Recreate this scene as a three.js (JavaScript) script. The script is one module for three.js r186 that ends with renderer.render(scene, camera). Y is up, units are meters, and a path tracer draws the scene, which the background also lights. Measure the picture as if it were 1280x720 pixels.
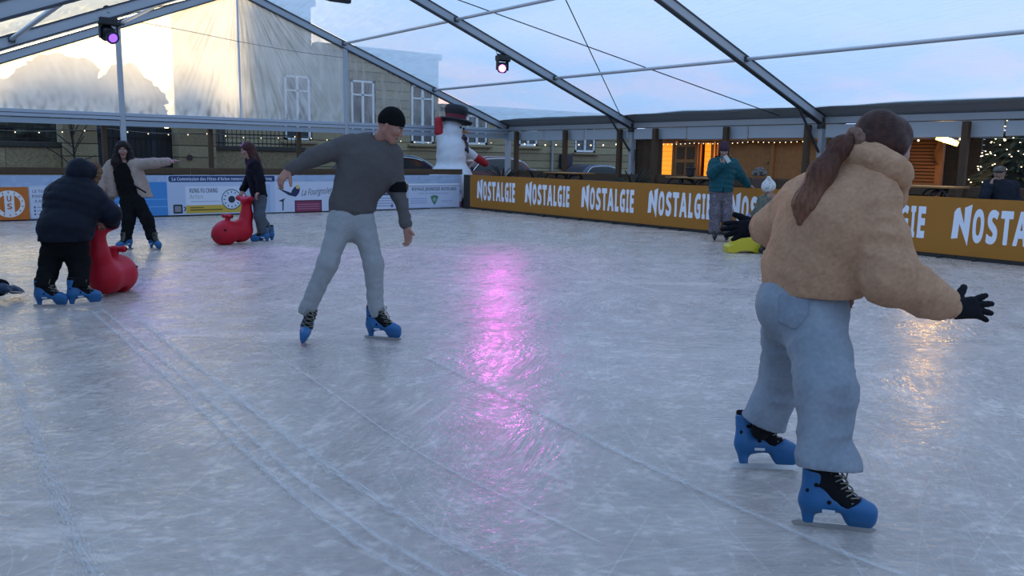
import * as THREE from 'three';
import { RoundedBoxGeometry } from 'three/addons/geometries/RoundedBoxGeometry.js';
import { mergeGeometries } from 'three/addons/utils/BufferGeometryUtils.js';
import { ImprovedNoise } from 'three/addons/math/ImprovedNoise.js';
import { RectAreaLightUniformsLib } from 'three/addons/lights/RectAreaLightUniformsLib.js';
RectAreaLightUniformsLib.init();

// ---------------------------------------------------------------- camera, exposure, sky, sun
const scene = new THREE.Scene();
const renderer = new THREE.WebGLRenderer({ antialias: true });
renderer.toneMapping = THREE.LinearToneMapping;
renderer.toneMappingExposure = 1.4;
renderer.shadowMap.enabled = true;

const camera = new THREE.PerspectiveCamera(38.28, 1280 / 720, 0.05, 400);
{
  const yaw = 0.657568, pitch = -0.156742, roll = 0.016285;          // a hand-held phone 1.5 m above the ice
  const f = new THREE.Vector3(Math.sin(yaw) * Math.cos(pitch), Math.sin(pitch), -Math.cos(yaw) * Math.cos(pitch));
  const r = f.clone().cross(new THREE.Vector3(0, 1, 0)).normalize(), u = r.clone().cross(f);
  const c = Math.cos(roll), s = Math.sin(roll);
  const rr = r.clone().multiplyScalar(c).addScaledVector(u, s), uu = u.clone().multiplyScalar(c).addScaledVector(r, -s);
  camera.matrixAutoUpdate = true;
  camera.quaternion.setFromRotationMatrix(new THREE.Matrix4().makeBasis(rr, uu, f.clone().negate()));
  camera.position.set(0, 1.5, 0);
}

const perlin = new ImprovedNoise();
const n3 = (x, y, z) => perlin.noise(x, y, z);
const fbm = (x, y, z, o = 4) => { let s = 0, a = 0.5; for (let i = 0; i < o; i++) { s += a * n3(x, y, z); x = x * 2.03 + 7.1; y = y * 2.03 + 3.7; z = z * 2.03 + 5.3; a *= 0.5; } return s; };
const smooth = (a, b, x) => { const t = Math.min(1, Math.max(0, (x - a) / (b - a))); return t * t * (3 - 2 * t); };
const lerp = (a, b, t) => a + (b - a) * t;
let seedState = 12345;
const rnd = (a = 0, b = 1) => { seedState = (Math.imul(seedState, 1664525) + 1013904223) >>> 0; return a + (b - a) * seedState / 4294967296; };

const SUN = new THREE.Vector3(0.155, 0.105, -0.97).normalize();
const SKY_LEVEL = 1.0;
{
  // dusk sky: pale blue overhead, lilac and pink bands low down, a yellow glow where the sun is setting
  const W = 2048, H = 1024, data = new Float32Array(W * H * 4);
  for (let j = 0; j < H; j++) {
    const el = ((j + 0.5) / H - 0.5) * Math.PI, y = Math.sin(el), ce = Math.cos(el), h = Math.max(0, el) / (Math.PI / 2);
    for (let i = 0; i < W; i++) {
      const az = ((i + 0.5) / W - 0.5) * 2 * Math.PI, x = Math.cos(az) * ce, z = Math.sin(az) * ce;
      const a = Math.acos(Math.min(1, x * SUN.x + y * SUN.y + z * SUN.z)) * 180 / Math.PI;
      const low = Math.exp(-h * 5.5);
      let r = lerp(0.29, 0.37, low), g = lerp(0.51, 0.545, low), b = lerp(0.86, 0.84, low);
      // cloud deck on a flat layer, softer towards the horizon
      const k = 1 / (Math.max(y, 0) + 0.12);
      const c1 = fbm(x * k * 1.1 + 3, z * k * 1.1 - 2, 0.7, 5), c2 = fbm(x * k * 2.6 - 5, z * k * 1.7 + 1, 4.2, 4);
      const cloud = smooth(-0.05, 0.32, c1 + 0.35 * c2);
      const pink = smooth(-0.05, 0.35, fbm(x * k * 1.5 + 9, z * k * 1.9 + 4, 2.2, 4) + 0.12) * Math.exp(-Math.pow((h - 0.052) / 0.034, 2));
      r = lerp(r, 0.50, cloud * 0.45); g = lerp(g, 0.56, cloud * 0.45); b = lerp(b, 0.70, cloud * 0.45);
      r = lerp(r, 0.86, pink * 0.9); g = lerp(g, 0.58, pink * 0.9); b = lerp(b, 0.66, pink * 0.9);
      const g1 = Math.exp(-Math.pow(a / 9, 2)), g2 = Math.exp(-Math.pow(a / 19, 2));
      r += 5.5 * g1 + 1.2 * g2; g += 4.1 * g1 + 0.82 * g2; b += 1.5 * g1 + 0.22 * g2;
      const o = (j * W + i) * 4;
      data[o] = r * SKY_LEVEL; data[o + 1] = g * SKY_LEVEL; data[o + 2] = b * SKY_LEVEL; data[o + 3] = 1;
    }
  }
  const t = new THREE.DataTexture(data, W, H, THREE.RGBAFormat, THREE.FloatType);
  t.mapping = THREE.EquirectangularReflectionMapping; t.magFilter = THREE.LinearFilter; t.needsUpdate = true;
  scene.background = t; scene.environment = t;
}
const sun = new THREE.DirectionalLight(new THREE.Color(1.0, 0.72, 0.34), 2.6);
sun.position.copy(SUN).multiplyScalar(60); sun.castShadow = true; sun.shadow.radius = 6;
Object.assign(sun.shadow.camera, { left: -40, right: 40, top: 40, bottom: -40, near: 1, far: 150 });
sun.name = 'low_sun'; scene.add(sun, sun.target);

// ---------------------------------------------------------------- helpers
const V = (x, y, z) => new THREE.Vector3(x, y, z);
const taken = new Map();
function numbered(name) { const n = taken.get(name) ?? 0; taken.set(name, n + 1); return n ? name + '_' + String(n).padStart(3, '0') : name; }
function tag(o, label, category, group, kind) { o.userData.label = label; o.userData.category = category; if (group) o.userData.group = group; if (kind) o.userData.kind = kind; return o; }
function thing(name, label, category, pos = [0, 0, 0], turn = 0, group, kind) {
  const o = new THREE.Group(); o.name = numbered(name); o.position.set(...pos); o.rotation.y = turn; scene.add(o); return tag(o, label, category, group, kind);
}
function part(parent, name, geometry, material) {
  const m = new THREE.Mesh(geometry, material); m.name = name; m.castShadow = m.receiveShadow = true; parent.add(m); return m;
}
function solo(name, label, category, geometry, material, pos, turn = 0, group, kind) {
  const m = part(scene, numbered(name), geometry, material); if (pos) m.position.set(...pos); m.rotation.y = turn; return tag(m, label, category, group, kind);
}
const M = (color, roughness = 0.8, extra = {}) => {
  const m = new THREE.MeshPhysicalMaterial({ roughness, ...extra });
  if (Array.isArray(color)) m.color.setRGB(...color); else m.color.set(color);
  return m;
};
const bx = (w, h, d, x = 0, y = 0, z = 0, ry = 0) => { const g = new THREE.BoxGeometry(w, h, d); if (ry) g.rotateY(ry); return g.translate(x, y, z); };
const rbx = (w, h, d, r, x = 0, y = 0, z = 0) => new RoundedBoxGeometry(w, h, d, 2, r).translate(x, y, z);
const merge = (list) => mergeGeometries(list.map((g) => { const q = g.index ? g.toNonIndexed() : g; for (const k of Object.keys(q.attributes)) if (!['position', 'normal', 'uv'].includes(k)) q.deleteAttribute(k); return q; }));
function along(a, b, g) {               // lays a geometry built along +y, centred, between two points
  const d = b.clone().sub(a), q = new THREE.Quaternion().setFromUnitVectors(V(0, 1, 0), d.clone().normalize());
  return g.applyQuaternion(q).translate((a.x + b.x) / 2, (a.y + b.y) / 2, (a.z + b.z) / 2);
}
const rod = (a, b, r, n = 8, r2 = r) => along(a, b, new THREE.CylinderGeometry(r2, r, a.distanceTo(b), n));
function bar(a, b, w, h, up = V(0, 1, 0)) {   // a rectangular bar, w across, h in the direction of up
  const y = b.clone().sub(a), L = y.length(); y.normalize(); const x = y.clone().cross(up).normalize(), z = x.clone().cross(y);
  const g = new THREE.BoxGeometry(w, L, h); g.applyMatrix4(new THREE.Matrix4().makeBasis(x, y, z)); return g.translate((a.x + b.x) / 2, (a.y + b.y) / 2, (a.z + b.z) / 2);
}
const tube = (pts, r, seg = 24, n = 6, closed = false) => new THREE.TubeGeometry(new THREE.CatmullRomCurve3(pts.map((p) => (p.isVector3 ? p : V(...p))), closed), seg, r, n, closed);
function canvas(w, h, draw, srgb = true) {
  const c = document.createElement('canvas'); c.width = w; c.height = h; const x = c.getContext('2d'); draw(x, w, h);
  const t = new THREE.CanvasTexture(c); if (srgb) t.colorSpace = THREE.SRGBColorSpace; t.wrapS = t.wrapT = THREE.RepeatWrapping; t.magFilter = THREE.LinearFilter; return t;
}
function noiseTexture(size, fn, srgb = false) {      // fn(u, v) -> [r, g, b] in 0..1
  const d = new Uint8Array(size * size * 4);
  for (let j = 0; j < size; j++) for (let i = 0; i < size; i++) { const c = fn(i / size, j / size), o = (j * size + i) * 4; for (let k = 0; k < 3; k++) d[o + k] = Math.max(0, Math.min(255, c[k] * 255)); d[o + 3] = 255; }
  const t = new THREE.DataTexture(d, size, size); t.wrapS = t.wrapT = THREE.RepeatWrapping; t.magFilter = THREE.LinearFilter; if (srgb) t.colorSpace = THREE.SRGBColorSpace; t.needsUpdate = true; return t;
}
const tiled = (u, v, s, seed = 0) => {               // noise that repeats over the unit square
  const a = u * 2 * Math.PI, b = v * 2 * Math.PI, R = s / (2 * Math.PI);
  return n3(Math.cos(a) * R + seed, Math.sin(a) * R + Math.cos(b) * R * 1.37, Math.sin(b) * R + 11.3 + seed);
};

// ---------------------------------------------------------------- distance fields -> meshes (bodies, clothes, moulded plastic)
// a primitive is a tapered capsule a-b, optionally squashed along F by sf; k is the blend radius with what came before
function cone(a, b, ra, rb, o = {}) {
  const d = [b[0] - a[0], b[1] - a[1], b[2] - a[2]], L2 = d[0] * d[0] + d[1] * d[1] + d[2] * d[2], L = Math.sqrt(L2) || 1e-9;
  return { a, d, L, L2: L2 || 1e-12, ra, rb, F: o.F, sf: o.sf ?? 1, k: o.k ?? 0.03, cut: o.cut, wr: o.wr, quilt: o.quilt, ax: [d[0] / L, d[1] / L, d[2] / L] };
}
const ball = (c, r, o) => cone(c, [c[0], c[1] + 1e-4, c[2]], r, r, o);
function makeField(prims, o = {}) {
  return (x, y, z) => {
    let D = 1e9;
    for (const p of prims) {
      const px = x - p.a[0], py = y - p.a[1], pz = z - p.a[2];
      let t = (px * p.d[0] + py * p.d[1] + pz * p.d[2]) / p.L2; const tc = t < 0 ? 0 : t > 1 ? 1 : t;
      let qx = px - p.d[0] * tc, qy = py - p.d[1] * tc, qz = pz - p.d[2] * tc;
      if (p.F) { const c = (qx * p.F[0] + qy * p.F[1] + qz * p.F[2]) * (1 / p.sf - 1); qx += p.F[0] * c; qy += p.F[1] * c; qz += p.F[2] * c; }
      let d = (Math.sqrt(qx * qx + qy * qy + qz * qz) - (p.ra + (p.rb - p.ra) * tc)) * Math.min(1, p.sf);
      if (d < 0.08) {
        if (p.quilt) d -= p.quilt[1] * Math.sqrt(Math.abs(Math.sin(Math.PI * (t * p.L) / p.quilt[0])));
        if (p.wr) { const s = (px * p.ax[0] + py * p.ax[1] + pz * p.ax[2]) * (p.wr[2] - 1), f = p.wr[1]; d -= p.wr[0] * (1 - 2.4 * Math.abs(n3((x + p.ax[0] * s) * f, (y + p.ax[1] * s) * f, (z + p.ax[2] * s) * f))); }
      }
      if (p.cut) d = -d;
      if (p.cut) { const k = p.k, h = Math.max(k - Math.abs(D - d), 0) / k; D = Math.max(D, d) + h * h * k * 0.25; }
      else { const k = p.k, h = Math.max(k - Math.abs(D - d), 0) / k; D = Math.min(D, d) - h * h * k * 0.25; }
    }
    if (o.noise && D < 0.08) D += o.noise[0] * n3(x * o.noise[1], y * o.noise[1], z * o.noise[1]);
    if (o.planes) for (const q of o.planes) D = Math.max(D, q[0] * x + q[1] * y + q[2] * z - q[3]);
    if (o.extra) D = o.extra(D, x, y, z);
    return D;
  };
}
function boundsOf(prims, pad) {
  const lo = [1e9, 1e9, 1e9], hi = [-1e9, -1e9, -1e9];
  for (const p of prims) if (!p.cut) for (const t of [0, 1]) for (let c = 0; c < 3; c++) { const v = p.a[c] + p.d[c] * t, r = (t ? p.rb : p.ra) + pad; lo[c] = Math.min(lo[c], v - r); hi[c] = Math.max(hi[c], v + r); }
  return [lo, hi];
}
function netMesh(f, [lo, hi], cell, colorFn) {
  const n = [0, 1, 2].map((c) => Math.ceil((hi[c] - lo[c]) / cell) + 2), [nx, ny, nz] = n, G = new Float32Array(nx * ny * nz), B = 6, reach = B * cell * 0.87 + 2.2 * cell;
  for (let bz = 0; bz < nz; bz += B) for (let by = 0; by < ny; by += B) for (let bX = 0; bX < nx; bX += B) {
    const d0 = f(lo[0] + (bX + B / 2) * cell, lo[1] + (by + B / 2) * cell, lo[2] + (bz + B / 2) * cell), far = Math.abs(d0) > reach + 0.03;
    for (let z = bz; z < Math.min(nz, bz + B); z++) for (let y = by; y < Math.min(ny, by + B); y++) for (let x = bX, o = (z * ny + y) * nx + bX; x < Math.min(nx, bX + B); x++, o++) G[o] = far ? d0 : f(lo[0] + x * cell, lo[1] + y * cell, lo[2] + z * cell);
  }
  const id = new Int32Array(nx * ny * nz).fill(-1), pos = [], idx = [], sx = 1, sy = nx, sz = nx * ny, corner = [0, sx, sy, sx + sy, sz, sx + sz, sy + sz, sx + sy + sz];
  const edges = [[0, 1], [0, 2], [0, 4], [1, 3], [1, 5], [2, 3], [2, 6], [3, 7], [4, 5], [4, 6], [5, 7], [6, 7]];
  for (let z = 0; z < nz - 1; z++) for (let y = 0; y < ny - 1; y++) for (let x = 0; x < nx - 1; x++) {
    const o = z * sz + y * sy + x; let m = 0; for (let c = 0; c < 8; c++) if (G[o + corner[c]] < 0) m |= 1 << c;
    if (m === 0 || m === 255) continue;
    let X = 0, Y = 0, Z = 0, k = 0;
    for (const [a, b] of edges) { if (((m >> a) & 1) === ((m >> b) & 1)) continue; const va = G[o + corner[a]], vb = G[o + corner[b]], t = va / (va - vb); X += (a & 1) + ((b & 1) - (a & 1)) * t; Y += ((a >> 1) & 1) + (((b >> 1) & 1) - ((a >> 1) & 1)) * t; Z += ((a >> 2) & 1) + (((b >> 2) & 1) - ((a >> 2) & 1)) * t; k++; }
    id[o] = pos.length / 3; pos.push(lo[0] + (x + X / k) * cell, lo[1] + (y + Y / k) * cell, lo[2] + (z + Z / k) * cell);
  }
  for (let z = 1; z < nz - 1; z++) for (let y = 1; y < ny - 1; y++) for (let x = 1; x < nx - 1; x++) {
    const o = z * sz + y * sy + x, s = G[o] < 0;
    for (const [e, u, v] of [[sx, sy, sz], [sy, sz, sx], [sz, sx, sy]]) {
      if (s === (G[o + e] < 0)) continue;
      const a = id[o], b = id[o - u], c = id[o - u - v], d = id[o - v]; if (a < 0 || b < 0 || c < 0 || d < 0) continue;
      if (s) idx.push(a, b, c, a, c, d); else idx.push(a, c, b, a, d, c);
    }
  }
  const g = new THREE.BufferGeometry(); g.setAttribute('position', new THREE.Float32BufferAttribute(pos, 3)); g.setIndex(idx);
  if (colorFn) { const col = new Float32Array(pos.length); for (let i = 0; i < pos.length; i += 3) { const c = colorFn(pos[i], pos[i + 1], pos[i + 2]); col[i] = c[0]; col[i + 1] = c[1]; col[i + 2] = c[2]; } g.setAttribute('color', new THREE.BufferAttribute(col, 3)); }
  g.computeVertexNormals(); return g;
}
const clothShade = (c, amt = 0.12, f = 60, seed = 0) => (x, y, z) => { const k = 1 + amt * (n3(x * f + seed, y * f, z * f) + 0.6 * n3(x * f * 0.23 + seed, y * f * 0.23, z * f * 0.23)); return [c[0] * k, c[1] * k, c[2] * k]; };
const matCloth = new THREE.MeshPhysicalMaterial({ vertexColors: true, roughness: 0.95, specularIntensity: 0.2 });
const matFleece = new THREE.MeshPhysicalMaterial({ vertexColors: true, roughness: 1, specularIntensity: 0.15, sheen: 0.25, sheenColor: new THREE.Color(0.5, 0.34, 0.22), sheenRoughness: 0.7 });
const matPuffer = new THREE.MeshPhysicalMaterial({ vertexColors: true, roughness: 0.62, specularIntensity: 0.3 });
const matSkin = new THREE.MeshPhysicalMaterial({ vertexColors: true, roughness: 0.6, specularIntensity: 0.5 });
const matHair = new THREE.MeshPhysicalMaterial({ vertexColors: true, roughness: 0.55, specularIntensity: 0.3 });
// ---------------------------------------------------------------- the ice
const XW = 13.65, ZG = -20.15;                      // inner faces of the right-hand and far barriers
const XR = 16.5, XL = -0.95, XC = 7.78, YR = 5.685, YE = 2.49, KR = (YR - YE) / (XR - XC), KL = 0.404, ZT = -21.7;
const FRAMES = [ZT, -16.13, -10.43, -4.85, 0.75];
const roofY = (x) => (x > XC ? YR - KR * (x - XC) : YR - KL * (XC - x));
{
  const S = 2048;
  const iceMap = canvas(S, S, (x) => {
    const img = x.createImageData(S, S), d = img.data;
    for (let j = 0; j < S; j++) for (let i = 0; i < S; i++) {
      const u = i / S, v = j / S, a = tiled(u, v, 9), b = tiled(u, v, 34, 5), c = tiled(u, v, 120, 9), o = (j * S + i) * 4;
      const frost = smooth(0.1, 0.5, a * 0.3 + b * 0.6 + c * 0.5), k = 171 + 6 * a + 7 * b + 11 * c + 16 * frost;
      d[o] = k * 1.075; d[o + 1] = k * 0.985; d[o + 2] = k * 0.93; d[o + 3] = 255;
    }
    x.putImageData(img, 0, 0);
    for (let n = 0; n < 800; n++) {          // skate cuts, long and gently curved
      const px = rnd(0, S), py = rnd(0, S), a = rnd(0, 6.28), L = rnd(80, 900), bend = rnd(-0.9, 0.9);
      x.strokeStyle = `rgba(246,238,228,${rnd(0.05, 0.26)})`; x.lineWidth = rnd(0.7, 3.0);
      for (const ox of [-S, 0, S]) for (const oy of [-S, 0, S]) {
        const X = px + ox, Y = py + oy; if (X < -L || X > S + L || Y < -L || Y > S + L) continue;
        x.beginPath(); x.moveTo(X, Y); x.quadraticCurveTo(X + Math.cos(a) * L * 0.5 - Math.sin(a) * L * 0.25 * bend, Y + Math.sin(a) * L * 0.5 + Math.cos(a) * L * 0.25 * bend, X + Math.cos(a) * L, Y + Math.sin(a) * L); x.stroke();
      }
    }
    for (let n = 0; n < 260; n++) {          // rubbed, frosted patches
      const r = rnd(30, 150), px = rnd(0, S), py = rnd(0, S), a = rnd(0.03, 0.11), c = n % 3 ? '248,240,232' : '120,118,116';
      for (const ox of [-S, 0, S]) for (const oy of [-S, 0, S]) { const X = px + ox, Y = py + oy; if (X < -r || X > S + r || Y < -r || Y > S + r) continue; const q = x.createRadialGradient(X, Y, 0, X, Y, r); q.addColorStop(0, `rgba(${c},${a})`); q.addColorStop(1, `rgba(${c},0)`); x.fillStyle = q; x.fillRect(X - r, Y - r, 2 * r, 2 * r); }
    }
    for (let n = 0; n < 2600; n++) { const r = rnd(0.6, 3.2); x.fillStyle = `rgba(246,238,230,${rnd(0.08, 0.4)})`; x.beginPath(); x.ellipse(rnd(0, S), rnd(0, S), r * rnd(1, 4), r, rnd(0, 3), 0, 7); x.fill(); }
  });
  const bump = noiseTexture(1024, (u, v) => { const k = 0.5 + 0.22 * tiled(u, v, 26, 2) + 0.2 * tiled(u, v, 70, 4) + 0.12 * tiled(u, v, 190, 8); return [k, k, k]; });
  const rough = noiseTexture(1024, (u, v) => { const k = 0.31 + 0.14 * tiled(u, v, 14, 21) + 0.16 * tiled(u, v, 60, 14) + 0.1 * tiled(u, v, 160, 3); return [k, k, k]; });
  for (const t of [iceMap]) t.repeat.set(1 / 5.3, 1 / 5.3);
  bump.repeat.set(1 / 2.6, 1 / 2.6); rough.repeat.set(1 / 3.7, 1 / 3.7);
  const x0 = -3, x1 = 13.9, z0 = -20.4, z1 = 4, nx = 150, nz = 210, g = new THREE.PlaneGeometry(x1 - x0, z1 - z0, nx, nz).rotateX(-Math.PI / 2).translate((x0 + x1) / 2, 0, (z0 + z1) / 2);
  const p = g.attributes.position, uv = g.attributes.uv, col = new Float32Array(p.count * 3);
  for (let i = 0; i < p.count; i++) {
    const x = p.getX(i), z = p.getZ(i); uv.setXY(i, x + 0.15 * n3(x * 0.3, z * 0.3, 2), z);
    const k = 0.93 + 0.16 * fbm(x * 0.35, z * 0.28, 1.5, 4);
    col[i * 3] = k; col[i * 3 + 1] = k; col[i * 3 + 2] = k; p.setY(i, 0.0016 * n3(x * 2.4, 5, z * 2.4) + 0.0055 * n3(x * 0.95 + 3, 9, z * 0.95));
  }
  g.setAttribute('color', new THREE.BufferAttribute(col, 3)); g.computeVertexNormals();
  const ice = new THREE.MeshPhysicalMaterial({ map: iceMap, vertexColors: true, bumpMap: bump, bumpScale: 0.0065, roughness: 1, roughnessMap: rough, ior: 1.36, specularIntensity: 1 });
  const floor = solo('floor', 'scratched blue grey ice of the rink', 'ice', g, ice, null, 0, null, 'structure');
  // ploughed skate tracks: thin ridges of scraped snow
  const snowAlpha = noiseTexture(512, (u, v) => { const e = Math.min(v, 1 - v) * 2, k = smooth(0.02, 0.75, e * 0.85 + 0.7 * tiled(u, v, 24, 1) + 0.6 * tiled(u, v, 80, 6) - 0.3); return [k * 0.55, k * 0.55, k * 0.55]; });
  const snow = M([0.72, 0.69, 0.67], 0.9, { transparent: true, alphaMap: snowAlpha });
  const track = (pts, w, h) => {
    const c = new THREE.CatmullRomCurve3(pts.map(([x, z]) => V(x, 0, z))), n = 80, P = [], U = [], I = [];
    for (let i = 0; i <= n; i++) {
      const q = c.getPointAt(i / n), t = c.getTangentAt(i / n), s = V(-t.z, 0, t.x);
      for (let k = 0; k <= 4; k++) { const e = (k / 4 - 0.5) * w * (1 + 0.25 * n3(i * 0.3, k, 2)); P.push(q.x + s.x * e, 0.0085 + h * (1 - Math.abs(k - 2) / 2) + 0.0012 * n3(i * 0.7, k * 2, 7), q.z + s.z * e); U.push(i / n * c.getLength() / 1.3, k / 4); }
    }
    for (let i = 0; i < n; i++) for (let k = 0; k < 4; k++) { const a = i * 5 + k; I.push(a, a + 5, a + 1, a + 1, a + 5, a + 6); }
    const tg = new THREE.BufferGeometry(); tg.setAttribute('position', new THREE.Float32BufferAttribute(P, 3)); tg.setAttribute('uv', new THREE.Float32BufferAttribute(U, 2)); tg.setIndex(I); tg.computeVertexNormals();
    part(floor, 'skate_track', tg, snow);
  };
  for (const e of [-0.045, 0.05]) track([[1.6 + e, -8.5], [1.515 + e, -5.7], [1.434 + e, -3.84], [1.42 + e, -3.0], [1.463 + e, -2.44], [1.6 + e, -1.6]], 0.075, 0.004);
  track([[1.85, -8.4], [1.72, -5.7], [1.65, -3.84], [1.65, -3.0], [1.72, -2.3], [1.9, -1.5]], 0.12, 0.003);
  track([[3.2, -5.2], [3.07, -3.96], [2.93, -2.72], [2.875, -1.78], [2.88, -1.42], [2.95, -0.9]], 0.08, 0.002);
  track([[0.7, -7.4], [0.644, -6.06], [0.55, -4.2], [0.52, -3.1], [0.56, -2.2]], 0.14, 0.002);
  track([[9.4, -12], [8.2, -10.2], [7.4, -8.1], [7.0, -6.4]], 0.06, 0.002);
  track([[6.6, -12.5], [6.9, -10.5], [7.9, -8.7], [9.6, -7.2]], 0.05, 0.002);
  track([[2.35, -6.2], [2.2, -4.6], [2.1, -3.4], [2.16, -2.2]], 0.03, 0.002);
  track([[4.2, -7.5], [4.6, -5.4], [5.6, -3.9], [7.2, -3.1]], 0.03, 0.002);
}
// ground outside, and the wooden terrace behind the right-hand barrier
const paving = noiseTexture(512, (u, v) => { const k = 0.30 + 0.07 * tiled(u, v, 20, 3) + 0.06 * tiled(u, v, 90, 5); return [k * 1.0, k * 0.97, k * 0.93]; }, true);
paving.repeat.set(1 / 3, 1 / 3);
{
  const g = new THREE.PlaneGeometry(220, 180).rotateX(-Math.PI / 2).translate(20, -0.06, -40), p = g.attributes.position, uv = g.attributes.uv;
  for (let i = 0; i < p.count; i++) uv.setXY(i, p.getX(i), p.getZ(i));
  solo('ground', 'dark paved square around the rink tent', 'ground', g, M([1, 1, 1], 0.95, { map: paving }), null, 0, null, 'structure');
}
const woodTex = (base, dark, seed) => canvas(512, 512, (x, w, h) => {
  const img = x.createImageData(w, h), d = img.data;
  for (let j = 0; j < h; j++) for (let i = 0; i < w; i++) { const u = i / w, v = j / h, gr = tiled(u, v * 0.12, 60, seed) * 0.6 + n3(u * 5 + seed, v * 90, seed) * 0.5 + 0.25 * n3(u * 2, v * 9, seed + 3), t = Math.min(1, Math.max(0, 0.5 + 0.55 * gr)), o = (j * w + i) * 4; for (let c = 0; c < 3; c++) d[o + c] = lerp(dark[c], base[c], t); d[o + 3] = 255; }
  x.putImageData(img, 0, 0);
});
const woodBrown = M([1, 1, 1], 0.8, { map: woodTex([104, 80, 56], [66, 48, 34], 1) });
const woodGrey = M([1, 1, 1], 0.85, { map: woodTex([112, 97, 76], [78, 66, 52], 4) });
const woodHoney = M([1, 1, 1], 0.7, { map: woodTex([186, 132, 74], [140, 92, 48], 7) });
{
  const t = thing('terrace', 'raised plank terrace behind the orange barrier', 'terrace', [0, 0, 0], 0, null, 'structure');
  for (let i = 0; i < 26; i++) part(t, 'plank', bx(0.125, 0.05, 24, 14.08 + i * 0.135, 0.30, -9.5), woodGrey);
  part(t, 'fascia', bx(0.04, 0.34, 24, 13.99, 0.11, -9.5), woodBrown);
}

// ---------------------------------------------------------------- the tent: frames, roof, gable
const alu = M([0.50, 0.51, 0.53], 0.38, { metalness: 0.85 });
const aluDark = M([0.05, 0.055, 0.062], 0.6);
const aluPaint = M([0.42, 0.44, 0.47], 0.55);
const FR_LABEL = ['aluminium gable frame of the tent against the far end wall', 'tent frame that carries both coloured stage lamps', 'tent frame meeting the eave beside the woman in the beige jacket', 'tent frame crossing just in front of the camera position', 'tent frame behind the camera position'];
FRAMES.forEach((z, n) => {
  const t = thing('tent_frame', FR_LABEL[n], 'tent frame', [0, 0, z], 0, 'aluminium frames of the tent');
  const ridge = V(XC, YR, 0), er = V(XR, YE, 0), el = V(XL, roofY(XL), 0);
  for (const e of [er, el]) {
    const up = V(e.x > XC ? KR : -KL, 1, 0).normalize(), off = up.clone().multiplyScalar(-0.11);
    const a = ridge.clone().add(off), b = e.clone().add(off);
    part(t, 'rafter', bar(a, b, 0.085, 0.15, up), aluPaint);
    for (const s of [-1, 1]) part(t, 'flange', bar(a.clone().addScaledVector(up, s * 0.088), b.clone().addScaledVector(up, s * 0.088), 0.115, 0.026, up), aluDark);
    part(t, 'eave_post', bx(0.17, e.y - 0.12, 0.1, e.x, (e.y - 0.12) / 2, 0), aluPaint);
    part(t, 'base_plate', bx(0.2, 0.03, 0.16, e.x, 0.015, 0), alu);
    part(t, 'knee_plate', bx(0.2, 0.24, 0.13, e.x - Math.sign(e.x - XC) * 0.02, e.y - 0.16, 0), aluDark);
    if (n) { const sx = Math.sign(e.x - XC), p = V(e.x - sx * 0.95, roofY(e.x - sx * 0.95) - 0.2, 0); part(t, 'knee_brace', rod(p, V(e.x - sx * 0.1, e.y - 0.78, 0), 0.028), aluDark); }
  }
  part(t, 'ridge_plate', bx(0.5, 0.22, 0.125, XC, YR - 0.14, 0), alu);
  if (n === 0) for (const x of [4.92, 10.76]) {
    const top = roofY(x) - 0.2; part(t, 'gable_post', bx(0.115, top, 0.09, x, top / 2, 0.01), aluPaint);
    part(t, 'hook', rod(V(x, top - 0.02, 0.03), V(x - 0.03, top + 0.12, 0.03), 0.012), aluDark);
  }
});
const film = (rough, tint) => M(tint, 1, { transmission: 1, thickness: 0, ior: 1.4, roughnessMap: rough, side: THREE.DoubleSide });
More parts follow.
